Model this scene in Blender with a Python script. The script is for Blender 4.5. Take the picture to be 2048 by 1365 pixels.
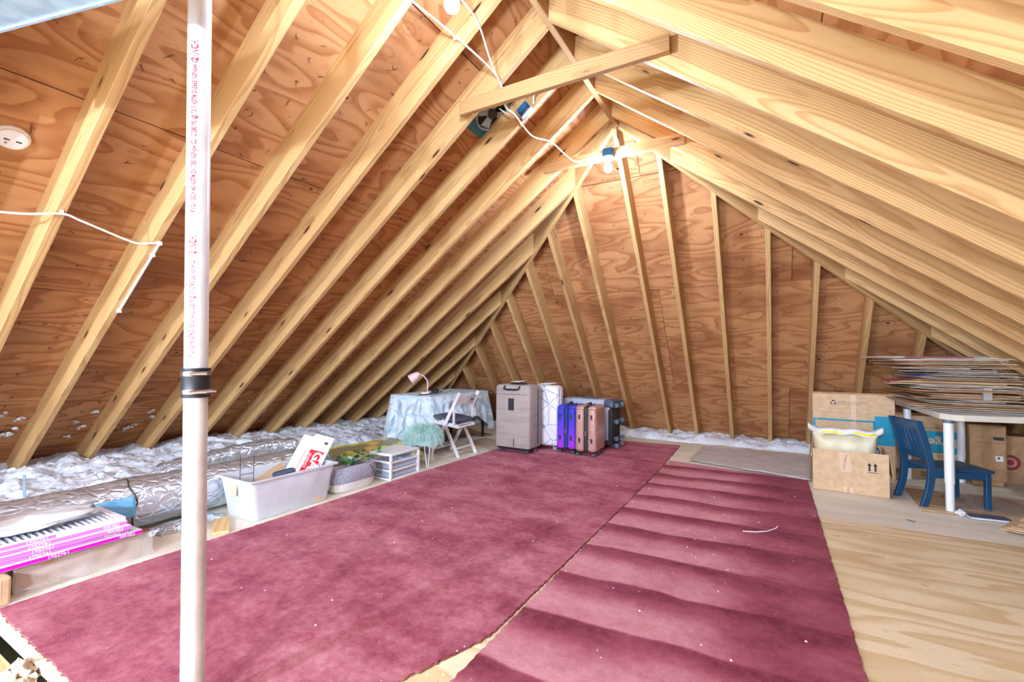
import bpy, bmesh, math, random
from mathutils import Vector, Matrix, noise
random.seed(7)
PI = math.pi
for o in list(bpy.data.objects):
    bpy.data.objects.remove(o)
SC = bpy.context.scene
COL = SC.collection

# ---------------------------------------------------------------- camera
CAM_H, YAW, PITCH, ROLL, FPX = 1.15, .515, .034, .009, 914.25
fw = Vector((-math.sin(YAW) * math.cos(PITCH), math.cos(YAW) * math.cos(PITCH), math.sin(PITCH)))
rt = Vector((math.cos(YAW), math.sin(YAW), 0))
up = rt.cross(fw)
rt2 = rt * math.cos(ROLL) + up * math.sin(ROLL)
up2 = up * math.cos(ROLL) - rt * math.sin(ROLL)
cam = bpy.data.cameras.new('camera')
camo = bpy.data.objects.new('camera', cam)
COL.objects.link(camo)
camo.matrix_world = Matrix(((rt2.x, up2.x, -fw.x, 0), (rt2.y, up2.y, -fw.y, 0), (rt2.z, up2.z, -fw.z, CAM_H), (0, 0, 0, 1)))
cam.sensor_width = 36
cam.lens = FPX / 2048 * 36
cam.clip_start = .02
SC.camera = camo

# ---------------------------------------------------------------- light and exposure
W = bpy.data.worlds.new('world')
SC.world = W
W.use_nodes = True
W.node_tree.nodes['Background'].inputs[0].default_value = (.02, .02, .02, 1)
W.node_tree.nodes['Background'].inputs[1].default_value = .3
SC.view_settings.view_transform = 'Standard'
SC.view_settings.look = 'None'
SC.view_settings.gamma = 1
SC.view_settings.use_curve_mapping = False
SC.view_settings.exposure = 1.1
BULB_FAR, BULB_NEAR, BULB_FILL = 850, 620, 3900      # emission strength: far bulb, near bulb, added fill bulbs

# ---------------------------------------------------------------- node helpers
def srgb(r, g, b):
    def c(v):
        v /= 255
        return v / 12.92 if v <= .04045 else ((v + .055) / 1.055) ** 2.4
    return (c(r), c(g), c(b), 1)

class S:
    """a node socket with arithmetic"""
    def __init__(s, g, k): s.g, s.k = g, k
    def __add__(s, o): return s.g.m('ADD', s, o)
    def __radd__(s, o): return s.g.m('ADD', o, s)
    def __sub__(s, o): return s.g.m('SUBTRACT', s, o)
    def __rsub__(s, o): return s.g.m('SUBTRACT', o, s)
    def __mul__(s, o): return s.g.m('MULTIPLY', s, o)
    def __rmul__(s, o): return s.g.m('MULTIPLY', o, s)
    def __truediv__(s, o): return s.g.m('DIVIDE', s, o)
    def sin(s): return s.g.m('SINE', s)
    def cos(s): return s.g.m('COSINE', s)
    def abs(s): return s.g.m('ABSOLUTE', s)
    def sqrt(s): return s.g.m('SQRT', s)
    def floor(s): return s.g.m('FLOOR', s)
    def fract(s): return s.g.m('FRACT', s)
    def pow(s, e): return s.g.m('POWER', s, e)
    def lt(s, o): return s.g.m('LESS_THAN', s, o)
    def gt(s, o): return s.g.m('GREATER_THAN', s, o)
    def step(s, a, b):
        n = s.g.nt.nodes.new('ShaderNodeMapRange')
        n.interpolation_type = 'SMOOTHSTEP'
        s.g.put(n.inputs[0], s); s.g.put(n.inputs[1], a); s.g.put(n.inputs[2], b)
        return S(s.g, n.outputs[0])

class G:
    def __init__(s, name):
        s.mat = bpy.data.materials.new(name)
        s.mat.use_nodes = True
        s.nt = s.mat.node_tree
        s.b = s.nt.nodes['Principled BSDF']
        s._tc = None; s._oi = None
    def put(s, inp, v):
        if isinstance(v, S): s.nt.links.new(v.k, inp)
        else: inp.default_value = v
    def m(s, op, a, b=None):
        n = s.nt.nodes.new('ShaderNodeMath'); n.operation = op
        s.put(n.inputs[0], a)
        if b is not None: s.put(n.inputs[1], b)
        return S(s, n.outputs[0])
    def xyz(s, kind='Object'):
        if s._tc is None: s._tc = s.nt.nodes.new('ShaderNodeTexCoord')
        n = s.nt.nodes.new('ShaderNodeSeparateXYZ')
        s.nt.links.new(s._tc.outputs[kind], n.inputs[0])
        return [S(s, n.outputs[i]) for i in range(3)]
    def rnd(s):
        if s._oi is None: s._oi = s.nt.nodes.new('ShaderNodeObjectInfo')
        return S(s, s._oi.outputs['Random'])
    def vec(s, x, y, z=0.):
        n = s.nt.nodes.new('ShaderNodeCombineXYZ')
        s.put(n.inputs[0], x); s.put(n.inputs[1], y); s.put(n.inputs[2], z)
        return S(s, n.outputs[0])
    def noise(s, v, scale=1., detail=3., rough=.5):
        n = s.nt.nodes.new('ShaderNodeTexNoise')
        s.put(n.inputs['Vector'], v); s.put(n.inputs['Scale'], scale)
        s.put(n.inputs['Detail'], detail); s.put(n.inputs['Roughness'], rough)
        return S(s, n.outputs[0])
    def voro(s, v, scale=1., feature='F1', rand=1., out=0):
        n = s.nt.nodes.new('ShaderNodeTexVoronoi'); n.feature = feature
        s.put(n.inputs['Vector'], v); s.put(n.inputs['Scale'], scale); s.put(n.inputs['Randomness'], rand)
        return S(s, n.outputs[out])
    def mix(s, f, a, b, mode='MIX'):
        n = s.nt.nodes.new('ShaderNodeMix'); n.data_type = 'RGBA'; n.blend_type = mode
        s.put(n.inputs[0], f); s.put(n.inputs[6], a); s.put(n.inputs[7], b)
        return S(s, n.outputs[2])
    def ramp(s, f, stops):
        n = s.nt.nodes.new('ShaderNodeValToRGB')
        e = n.color_ramp.elements
        while len(e) < len(stops): e.new(.5)
        for i, (p, c) in enumerate(stops): e[i].position = p; e[i].color = c
        s.put(n.inputs[0], f)
        return S(s, n.outputs[0])
    def bump(s, h, strength=.3, dist=.01):
        n = s.nt.nodes.new('ShaderNodeBump')
        s.put(n.inputs['Strength'], strength); s.put(n.inputs['Distance'], dist); s.put(n.inputs['Height'], h)
        s.nt.links.new(n.outputs[0], s.b.inputs['Normal'])
    def set(s, **k):
        names = dict(col='Base Color', rough='Roughness', metal='Metallic', trans='Transmission Weight', alpha='Alpha',
                     emit='Emission Color', estr='Emission Strength', sheen='Sheen Weight', coat='Coat Weight', spec='Specular IOR Level', ior='IOR', sub='Subsurface Weight')
        for a, v in k.items(): s.put(s.b.inputs[names[a]], v)
        return s

def plain(name, c, rough=.5, metal=0., **k):
    g = G(name); g.set(col=c, rough=rough, metal=metal, **k)
    return g.mat

def speck(name, c1, c2, scale=60., rough=.6, bump=.15, detail=4., metal=0., **k):
    g = G(name); x, y, z = g.xyz()
    n = g.noise(g.vec(x, y, z), scale, detail)
    g.set(col=g.mix(n.step(.3, .7), c1, c2), rough=rough, metal=metal, **k)
    if bump: g.bump(n, bump, .004)
    return g.mat

def wood(name, light, mid, dark, knot, freq=55., rough=.62):
    g = G(name); x, y, z = g.xyz(); r = g.rnd()
    xs = x + r * 37.
    lo = g.noise(g.vec(xs * .55, y * 3.2 + r * 11., z * 3.2), 1., 2.)
    yo = y + r * .07 + .035
    zo = z - .1 + ((r * 7.3).fract() - .5) * .14
    rad = (yo * yo + zo * zo).sqrt() * freq * 1.6 + lo * 13. + x * ((r * 3.7).fract() - .5) * 2.6
    ring = rad.fract()
    late = ring.step(.35, .93) * (1. - ring.step(.93, 1.))
    fib = g.noise(g.vec(xs * 5., y * 170., z * 170.), 1., 2.)
    blot = g.noise(g.vec(xs * 1.1, y * 5., z * 5.), 1., 3.)
    c = g.mix(late * .62 + fib * .22, light, mid)
    c = g.mix((blot.step(.45, .78)) * .4, c, dark)
    kd = g.voro(g.vec(xs * 1.7, y * 7.5 + r * 5., z * 7.5), 1.)
    kring = (kd * 42.).sin() * .5 + .5
    c = g.mix((1. - kd.step(.10, .24)) * (kring * .35 + .25), c, dark)
    c = g.mix(1. - kd.step(.055, .105), c, knot)
    # each board has its own tone
    c = g.mix((r * 5.1).fract() * .22, c, mid, 'MULTIPLY')
    g.set(col=c, rough=rough, spec=.3)
    g.bump(late * .3 + fib, .12, .002)
    return g.mat

def ply(name, light, mid, dark, knot, swirl=8., rough=.65, kn=1., tone=.45):
    g = G(name); x, y, z = g.xyz(); r = g.rnd()
    xs, ys = x + r * 23., y + r * 57.
    base = g.noise(g.vec(xs * .8, ys * 2.8), 1., 2.)
    lines = (base * swirl + ys * 3.).fract()
    late = lines.step(.25, .9) * (1. - lines.step(.9, 1.))
    fib = g.noise(g.vec(xs * 14., ys * 190.), 1., 2.)
    fleck = g.noise(g.vec(xs * 22., ys * 120.), 1., 3.).step(.62, .72)
    blot = g.noise(g.vec(xs * .9, ys * 1.9), 1., 4.)
    c = g.mix(late * .75 + fib * .3, light, mid)
    c = g.mix(blot.step(.46, .7) * .6, c, dark)
    c = g.mix(fleck * .45, c, knot)
    kd = g.voro(g.vec(xs * 2.4, ys * 4.2), 1.)
    halo = (kd * 55.).sin() * .5 + .5
    c = g.mix((1. - kd.step(.1, .33)) * (halo * .45) * kn, c, dark)
    c = g.mix((1. - kd.step(.03, .06)) * kn, c, knot)
    c = g.mix((r * 9.7).fract() * tone, c, mid, 'MULTIPLY')
    g.set(col=c, rough=rough, spec=.25)
    g.bump(late * .4 + fib, .15, .002)
    return g.mat

# ---------------------------------------------------------------- materials
M = {}
M['rafter'] = wood('pine_lumber', srgb(212, 175, 120), srgb(180, 130, 74), srgb(156, 103, 54), srgb(62, 38, 22))
M['rafter2'] = wood('weathered_lumber', srgb(188, 146, 98), srgb(158, 112, 66), srgb(130, 86, 46), srgb(56, 36, 22))
M['sheath'] = ply('roof_sheathing', srgb(200, 148, 100), srgb(164, 106, 62), srgb(136, 80, 46), srgb(62, 34, 20), 11., tone=.3)
M['floorply'] = ply('floor_plywood', srgb(242, 226, 190), srgb(216, 188, 138), srgb(196, 164, 118), srgb(120, 88, 60), 7., kn=.35, tone=.12)
M['floorpale'] = ply('pale_plywood', srgb(240, 233, 216), srgb(228, 217, 194), srgb(216, 203, 178), srgb(150, 130, 108), 3., kn=.1, tone=.08)
M['board'] = wood('scrap_board', srgb(236, 206, 150), srgb(214, 170, 104), srgb(190, 140, 80), srgb(110, 70, 40))
M['redboard'] = speck('red_brown_board', srgb(178, 110, 92), srgb(150, 88, 74), 30)
M['splinter'] = plain('splinter_wood', srgb(120, 66, 34), .7)
M['drywall'] = speck('white_bounce_drywall', srgb(238, 238, 238), srgb(228, 228, 230), 5, .8, 0)
M['white'] = plain('white_plastic', srgb(240, 240, 242), .35)
M['pvc'] = speck('white_pvc', srgb(222, 223, 226), srgb(206, 207, 210), 9, .3, 0)
M['pvc_old'] = speck('aged_pvc', srgb(216, 212, 206), srgb(188, 182, 176), 7, .4, 0)
M['rubber'] = plain('black_rubber', srgb(30, 32, 36), .45)
M['black'] = plain('black_plastic', srgb(36, 38, 42), .4)
M['dark'] = plain('dark_metal', srgb(48, 46, 46), .5)
M['steel'] = plain('steel', srgb(200, 202, 206), .25, 1.)
M['redink'] = plain('red_ink', srgb(150, 30, 66), .6)
M['red'] = plain('red_print', srgb(204, 22, 40), .5)
M['redtext'] = plain('tape_red_print', srgb(150, 50, 56), .6)
M['ink'] = plain('dark_print', srgb(52, 50, 56), .7)
M['navyink'] = plain('navy_print', srgb(36, 48, 88), .7)
M['card'] = speck('cardboard', srgb(220, 188, 150), srgb(206, 172, 132), 22, .75, .06)
M['card2'] = speck('dark_cardboard', srgb(188, 148, 106), srgb(170, 130, 90), 22, .75, .06)
M['card3'] = speck('grey_cardboard', srgb(212, 200, 184), srgb(184, 166, 146), 22, .75, .06)
M['tape'] = plain('packing_tape', srgb(224, 196, 164), .3)
M['cyan'] = plain('cyan_print', srgb(14, 152, 186), .6)
M['bluecard'] = plain('blue_print', srgb(20, 90, 180), .6)
M['redcard'] = plain('crimson_print', srgb(150, 26, 54), .6)
M['chairblue'] = speck('blue_paint', srgb(16, 62, 96), srgb(22, 72, 106), 6, .4, .03)
M['chairwhite'] = plain('white_paint', srgb(240, 240, 244), .4)
M['cushion'] = speck('grey_cushion', srgb(92, 100, 114), srgb(70, 76, 90), 60, .9, .2)
M['laminate'] = speck('white_laminate', srgb(232, 228, 214), srgb(222, 216, 200), 5, .4, 0)
M['pinklamp'] = plain('pale_pink_enamel', srgb(244, 214, 214), .3)
M['lampblack'] = plain('black_cord', srgb(24, 24, 28), .6)
M['boxblue'] = plain('blue_junction_box', srgb(10, 92, 140), .45)
M['teal'] = speck('teal_metal', srgb(14, 98, 116), srgb(24, 118, 136), 20, .45, .02)
M['galv'] = speck('galvanised_sheet', srgb(168, 190, 202), srgb(146, 168, 182), 14, .45, .02, metal=.2)
M['cord'] = plain('white_cable', srgb(240, 238, 232), .45)
M['magenta'] = plain('magenta_print', srgb(214, 20, 190), .5)
M['lilac'] = plain('lilac_print', srgb(216, 130, 214), .5)
M['filter'] = plain('white_card_frame', srgb(248, 240, 250), .6)
M['pleat'] = speck('filter_pleats', srgb(236, 236, 240), srgb(210, 210, 220), 80, .9, .3)
M['wheel'] = plain('grey_wheel', srgb(92, 108, 122), .4)
M['felt'] = speck('grey_felt', srgb(176, 176, 186), srgb(140, 140, 152), 90, .95, .35)
M['canvas'] = speck('white_canvas', srgb(236, 232, 226), srgb(220, 214, 206), 70, .9, .2)
M['leaf'] = speck('green_leaf', srgb(70, 150, 74), srgb(30, 100, 44), 30, .5, .05)
M['paleleaf'] = speck('pale_leaf', srgb(196, 218, 196), srgb(150, 190, 150), 30, .5, .05)
M['bluebag'] = plain('blue_plastic', srgb(128, 198, 238), .25, alpha=.8)
M['bookblue'] = plain('dark_blue_cover', srgb(74, 84, 104), .4)
M['paper'] = plain('white_paper', srgb(238, 238, 236), .7)
M['greenpad'] = speck('pale_green_board', srgb(200, 214, 200), srgb(184, 200, 186), 12, .8, .05)
M['torn'] = speck('torn_fibre', srgb(240, 228, 206), srgb(206, 178, 140), 60, .95, .4)
M['jute'] = speck('carpet_backing', srgb(146, 112, 70), srgb(110, 80, 46), 90, .95, .4)
M['insul'] = speck('blown_insulation', srgb(246, 249, 253), srgb(228, 234, 244), 60, .95, .35, 6.)
M['fur'] = speck('mint_fur', srgb(214, 242, 235), srgb(178, 226, 216), 14, .8, 0)
M['tweedtrim'] = plain('taupe_trim', srgb(128, 116, 112), .7)
M['silver'] = plain('silver_fabric', srgb(176, 186, 204), .5)
M['darkfabric'] = speck('charcoal_fabric', srgb(58, 56, 60), srgb(42, 40, 44), 90, .8, .1)
M['zipblue'] = plain('navy_zip', srgb(16, 48, 110), .5)
M['seam'] = plain('caulk_dark_gap', srgb(40, 26, 18), .9)

def mat_foil():
    g = G('duct_foil'); x, y, z = g.xyz()
    n1 = g.noise(g.vec(x * 1., y * .55, z * 1.), 26., 4., .6)
    n2 = g.voro(g.vec(x, y * .7, z), 22., 'DISTANCE_TO_EDGE')
    n3 = g.noise(g.vec(x, y, z), 5., 3.)
    g.set(col=srgb(220, 230, 242), metal=.78, rough=n3 * .25 + .18)
    g.bump(n1 * .7 + n2.step(0., .25) * .5 + n3, .75, .012)
    return g.mat
M['foil'] = mat_foil()

def mat_film(name, c, alpha, rough=.15):
    g = G(name); x, y, z = g.xyz()
    n = g.noise(g.vec(x, y, z), 9., 4.)
    g.set(col=c, rough=rough, alpha=n * .25 + (alpha - .12))
    g.bump(n, .5, .01)
    return g.mat
M['film'] = mat_film('clear_plastic_film', srgb(240, 232, 226), .26)
M['greyfilm'] = mat_film('grey_plastic_film', srgb(236, 232, 232), .72, .22)
M['tub'] = mat_film('translucent_tub', srgb(236, 240, 244), .64, .3)
M['drawer'] = mat_film('translucent_drawer', srgb(206, 218, 230), .7, .25)
M['bag'] = mat_film('white_plastic_bag', srgb(246, 248, 252), .8, .25)
M['cleartape'] = plain('clear_tape', srgb(226, 224, 220), .12, alpha=.5)

def mat_carpet(name, bands):
    g = G(name); x, y, z = g.xyz()
    fine = g.noise(g.vec(x, y, z), 260., 3., .7)
    med = g.noise(g.vec(x, y, z), 28., 4., .65)
    broad = g.noise(g.vec(x * .7 + y * .3, y * 1.3, 0.), 2.4, 4., .6)
    foot = g.noise(g.vec(x, y, 0.), 5.5, 3., .55)
    lay = (broad - .5) * .8 + (foot - .5) * .4 + (med - .5) * .5 + .52
    if bands:
        w = g.noise(g.vec(x * .9, y * .8, 0.), 2.2, 2.) * .12
        v = ((y * .965 - x * .05 + w) * 2.6).fract()          # brushed tracks of a vacuum cleaner
        track = v.step(.0, .06) * (1. - v.step(.35, .98))
        side = (1. - x.step(-.35, .05)) * .75 + .25
        lay = lay * .6 + track * side * .4 + .01
    lay = lay + (fine - .5) * .3
    c = g.ramp(lay, [(.25, srgb(106, 36, 50)), (.42, srgb(150, 72, 87)), (.6, srgb(180, 108, 118)), (.85, srgb(214, 156, 160))])
    spk = g.voro(g.vec(x, y, 0.), 9.)
    c = g.mix((1. - spk.step(.02, .035)) * .7, c, srgb(236, 220, 220))
    g.set(col=c, rough=1., spec=.05, sheen=.35)
    g.b.inputs['Sheen Tint'].default_value = srgb(230, 150, 165)
    g.b.inputs['Sheen Roughness'].default_value = .4
    g.bump(fine + med * .7, .7, .006)
    return g.mat
M['carpet_a'] = mat_carpet('burgundy_carpet', False)
M['carpet_b'] = mat_carpet('burgundy_carpet_brushed', True)

def mat_cloth():
    g = G('fern_print_cloth'); u, v, _ = g.xyz('UV')
    col = None
    base = g.mix(g.noise(g.vec(u, v), 7., 3.), srgb(238, 245, 250), srgb(206, 228, 240))
    c = base
    for i, (cell, ox, oy, ang, ink) in enumerate(((.17, 0., 0., .5, srgb(70, 134, 160)), (.21, .09, .05, -.6, srgb(110, 172, 200)), (.24, .03, .13, 1.1, srgb(58, 112, 140)))):
        row = ((v + oy) / cell).floor()
        cu = ((u + ox) / cell + row * .37)
        cid = cu.floor()
        h = ((cid * 12.9898 + row * 78.233 + i * 3.1).sin() * 4375.85).fract()
        lu = (cu.fract() - .5) * cell
        lv = (((v + oy) / cell).fract() - .5) * cell
        a = h * 1.6 + ang
        s, k = a.sin(), a.cos()
        p = lu * k - lv * s
        q = lu * s + lv * k
        q = q + p * p * 3. * (h - .4)
        L = cell * .46
        inside = p.abs().lt(L)
        taper = (1. - (p / L).abs()) * cell * .17 + .002
        leaf = ((p - q.abs() * .9) * (95. + i * 8.)).fract().lt(.34) * q.abs().lt(taper)
        stem = q.abs().lt(.0022)
        mask = inside * g.m('MAXIMUM', leaf, stem)
        c = g.mix(mask * .85, c, ink)
    g.set(col=c, rough=.85, sheen=.1)
    return g.mat
M['cloth'] = mat_cloth()

def mat_tweed():
    g = G('tweed_fabric'); x, y, z = g.xyz()
    s = x + y
    a = ((s * 34.).fract()).step(.0, .18); b = ((z * 34.).fract()).step(.0, .18)
    n = g.noise(g.vec(s * 12., z * 60., y), 3., 4.)
    n2 = g.noise(g.vec(s * 1.6, z * 12., y), 1.5, 3.)
    c = g.mix(n, srgb(196, 184, 176), srgb(150, 138, 132))
    c = g.mix((1. - a * b) * .4, c, srgb(116, 104, 100))
    c = g.mix(n2.step(.45, .7) * .3, c, srgb(120, 108, 104))
    g.set(col=c, rough=.9); g.bump(n, .3, .003)
    return g.mat
M['tweed'] = mat_tweed()

def mat_lines():
    g = G('white_geometric_print'); x, y, z = g.xyz()
    s = x + y * .8
    e = g.voro(g.vec(s, z, 0.), 5.5, 'DISTANCE_TO_EDGE')
    d = ((s * 1.2 + z) * 3.4).fract(); d2 = ((s * 1.3 - z * .9) * 2.3).fract()
    ln = g.m('MAXIMUM', 1. - e.step(.012, .022), d.lt(.018)); ln = g.m('MAXIMUM', ln, d2.lt(.014))
    g.set(col=g.mix(ln * .8, srgb(240, 238, 246), srgb(112, 116, 136)), rough=.35)
    return g.mat
M['lines'] = mat_lines()

def mat_ombre():
    g = G('blue_to_purple_shell'); x, y, z = g.xyz()
    g.set(col=g.ramp(z / .56, [(.05, srgb(186, 60, 226)), (.35, srgb(136, 70, 226)), (.7, srgb(76, 70, 206)), (1., srgb(56, 66, 196))]), rough=.22)
    return g.mat
M['ombre'] = mat_ombre()
M['rose'] = plain('rose_gold_shell', srgb(214, 172, 158), .25, .35)

def mat_poster():
    g = G('printed_board'); x, y, z = g.xyz()
    n = g.noise(g.vec(x * 34., y * 5., 0.), 1., 3.)
    n2 = g.noise(g.vec(x * 5., y * 3., 2.), 1., 2.)
    c = g.ramp(n, [(.3, srgb(60, 62, 58)), (.42, srgb(224, 212, 40)), (.52, srgb(232, 222, 110)), (.6, srgb(236, 176, 130)), (.72, srgb(130, 126, 110))])
    c = g.mix(n2.step(.5, .56) * .75, c, srgb(104, 104, 108))
    g.set(col=c, rough=.3)
    return g.mat
M['poster'] = mat_poster()

def mat_bulb(name, strength):
    g = G(name); g.set(col=(1, 1, 1, 1), emit=(.74, .92, 1.2, 1), estr=strength)
    return g.mat

# ---------------------------------------------------------------- mesh helpers
class MB:
    def __init__(s): s.v, s.f, s.uv = [], [], None
    def poly(s, pts, faces):
        o = len(s.v); s.v += [tuple(p) for p in pts]; s.f += [tuple(o + i for i in f) for f in faces]; return s
    def box(s, x0, x1, y0, y1, z0, z1):
        return s.poly([(x, y, z) for z in (z0, z1) for y in (y0, y1) for x in (x0, x1)],
                      [(0, 2, 3, 1), (4, 5, 7, 6), (0, 1, 5, 4), (2, 6, 7, 3), (0, 4, 6, 2), (1, 3, 7, 5)])
    def bar(s, a, b, w, h, upv=(0, 0, 1)):
        a, b = Vector(a), Vector(b); d = (b - a).normalized(); u = Vector(upv)
        if abs(d.dot(u)) > .98: u = Vector((0, 1, 0))
        y = u.cross(d).normalized(); z = d.cross(y)
        p = [c + y * (i * w / 2) + z * (j * h / 2) for c in (a, b) for i, j in ((-1, -1), (1, -1), (1, 1), (-1, 1))]
        return s.poly(p, [(0, 3, 2, 1), (4, 5, 6, 7), (0, 1, 5, 4), (1, 2, 6, 5), (2, 3, 7, 6), (3, 0, 4, 7)])
    def tube(s, pts, r, n=8, caps=True):
        pts = [Vector(p) for p in pts]; rs = r if isinstance(r, (list, tuple)) else [r] * len(pts)
        o = len(s.v); ref = None
        for i, p in enumerate(pts):
            t = (pts[min(i + 1, len(pts) - 1)] - pts[max(i - 1, 0)]).normalized()
            if ref is None: ref = Vector((0, 0, 1)) if abs(t.z) < .9 else Vector((1, 0, 0))
            a = (ref - t * ref.dot(t)).normalized(); ref = a; b = t.cross(a)
            for k in range(n):
                q = 2 * PI * k / n; s.v.append(tuple(p + (a * math.cos(q) + b * math.sin(q)) * rs[i]))
        for i in range(len(pts) - 1):
            for k in range(n):
                k2 = (k + 1) % n; s.f.append((o + i * n + k, o + i * n + k2, o + (i + 1) * n + k2, o + (i + 1) * n + k))
        if caps:
            s.f.append(tuple(o + k for k in reversed(range(n)))); s.f.append(tuple(o + (len(pts) - 1) * n + k for k in range(n)))
        return s
    def lathe(s, prof, n=24, c=(0, 0, 0), mtx=None):
        o = len(s.v)
        for r, z in prof:
            for k in range(n):
                q = 2 * PI * k / n; p = Vector((r * math.cos(q), r * math.sin(q), z))
                if mtx: p = mtx @ p
                s.v.append(tuple(p + Vector(c)))
        for i in range(len(prof) - 1):
            for k in range(n):
                k2 = (k + 1) % n; s.f.append((o + i * n + k, o + i * n + k2, o + (i + 1) * n + k2, o + (i + 1) * n + k))
        if prof[0][0] > 0: s.f.append(tuple(o + k for k in reversed(range(n))))
        if prof[-1][0] > 0: s.f.append(tuple(o + (len(prof) - 1) * n + k for k in range(n)))
        return s
    def prism(s, poly, z0, z1):
        n = len(poly)
        return s.poly([(x, y, z0) for x, y in poly] + [(x, y, z1) for x, y in poly],
                      [tuple(reversed(range(n))), tuple(range(n, 2 * n))] + [(i, (i + 1) % n, n + (i + 1) % n, n + i) for i in range(n)])
    def stack(s, w, d, levels, rad=.04, seg=5):
        """rounded rectangle sections: levels = (z, inset)"""
        o = len(s.v); n = 4 * (seg + 1)
        for z, i in levels:
            r = max(rad - i * .4, .006); hw, hd = w / 2 - i, d / 2 - i
            for cx, cy, a0 in ((hw - r, hd - r, 0), (-hw + r, hd - r, PI / 2), (-hw + r, -hd + r, PI), (hw - r, -hd + r, 1.5 * PI)):
                for k in range(seg + 1):
                    q = a0 + PI / 2 * k / seg; s.v.append((cx + r * math.cos(q), cy + r * math.sin(q), z))
        for l in range(len(levels) - 1):
            for k in range(n):
                k2 = (k + 1) % n; s.f.append((o + l * n + k, o + l * n + k2, o + (l + 1) * n + k2, o + (l + 1) * n + k))
        s.f.append(tuple(o + k for k in reversed(range(n)))); s.f.append(tuple(o + (len(levels) - 1) * n + k for k in range(n)))
        return s
    def mesh(s, name, smooth=None):
        me = bpy.data.meshes.new(name); me.from_pydata(s.v, [], s.f)
        if s.uv:
            l = me.uv_layers.new(name='uv')
            for i, lp in enumerate(me.loops): l.data[i].uv = s.uv[lp.vertex_index]
        bm = bmesh.new(); bm.from_mesh(me)
        bmesh.ops.remove_doubles(bm, verts=bm.verts, dist=1e-6) if not s.uv else None
        bmesh.ops.recalc_face_normals(bm, faces=bm.faces); bm.to_mesh(me); bm.free()
        if smooth is not None:
            me.polygons.foreach_set('use_smooth', [True] * len(me.polygons)); me.set_sharp_from_angle(angle=math.radians(smooth))
        me.update()
        return me
    def build(s, name, mat, parent=None, loc=(0, 0, 0), rot=(0, 0, 0), smooth=None, bevel=0., seg=1, mtx=None, **props):
        me = s.mesh(name, smooth); me.materials.append(M[mat] if isinstance(mat, str) else mat)
        o = bpy.data.objects.new(name, me); COL.objects.link(o)
        o.parent = parent
        if mtx is not None: o.matrix_basis = mtx
        else: o.location = loc; o.rotation_euler = rot
        if bevel:
            b = o.modifiers.new('bevel', 'BEVEL'); b.width = bevel; b.segments = seg; b.limit_method = 'ANGLE'
        for k, v in props.items(): o[k] = v
        return o

def tag(o, label, cat, group=None):
    o['label'] = label; o['category'] = cat
    if group: o['group'] = group
    return o
def thing(name, label, cat, loc=(0, 0, 0), rz=0., group=None, rot=None):
    o = bpy.data.objects.new(name, None); COL.objects.link(o); o.empty_display_size = .1
    o.location = loc; o.rotation_euler = rot or (0, 0, rz)
    return tag(o, label, cat, group)
def struct(name):
    o = bpy.data.objects.new(name, None); COL.objects.link(o); o['kind'] = 'structure'; o.empty_display_size = .1
    return o
def text(name, s, size, org, right, upv, mat, parent, wrap=None, sx=1., bold=.0):
    """flat lettering as a mesh; org is its centre"""
    cu = bpy.data.curves.new(name, 'FONT'); cu.body = s; cu.size = size; cu.align_x = 'CENTER'; cu.align_y = 'CENTER'; cu.resolution_u = 2; cu.offset = size * bold
    to = bpy.data.objects.new(name, cu); COL.objects.link(to)
    me = bpy.data.meshes.new_from_object(to.evaluated_get(bpy.context.evaluated_depsgraph_get()))
    bpy.data.objects.remove(to); bpy.data.curves.remove(cu)
    R, U, O = Vector(right).normalized(), Vector(upv).normalized(), Vector(org); N = R.cross(U)
    for v in me.vertices:
        if wrap: v.co = wrap(v.co.x * sx, v.co.y)
        else: v.co = O + R * (v.co.x * sx) + U * v.co.y + N * .0012
    me.materials.clear(); me.materials.append(M[mat])
    o = bpy.data.objects.new(name, me); COL.objects.link(o); o.parent = parent
    return o
def quad(name, c, right, upv, w, h, mat, parent, t=.0006):
    R, U = Vector(right).normalized(), Vector(upv).normalized(); N = R.cross(U); c = Vector(c)
    m = MB(); p = []
    for k in (-.0002, t):
        p += [c + R * (a * w / 2) + U * (b * h / 2) + N * k for a, b in ((-1, -1), (1, -1), (1, 1), (-1, 1))]
    m.poly(p, [(0, 3, 2, 1), (4, 5, 6, 7), (0, 1, 5, 4), (1, 2, 6, 5), (2, 3, 7, 6), (3, 0, 4, 7)])
    return m.build(name, mat, parent)

# ================================================================ THE SETTING
XR, ZR, YR = -1.259, 3.361, 4.189            # ridge: x, underside height, hip end
ML, MR, ME = .755, .76, 1.206                # slopes of left, right and end roof planes
RW, RD = .046, .2                           # rafter width, depth
YB = -3.2                                    # rear gable
def zl(x): return ZR + ML * (x - XR)
def zrr(x): return ZR - MR * (x - XR)
def ze(y): return ZR - ME * (y - YR)

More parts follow.
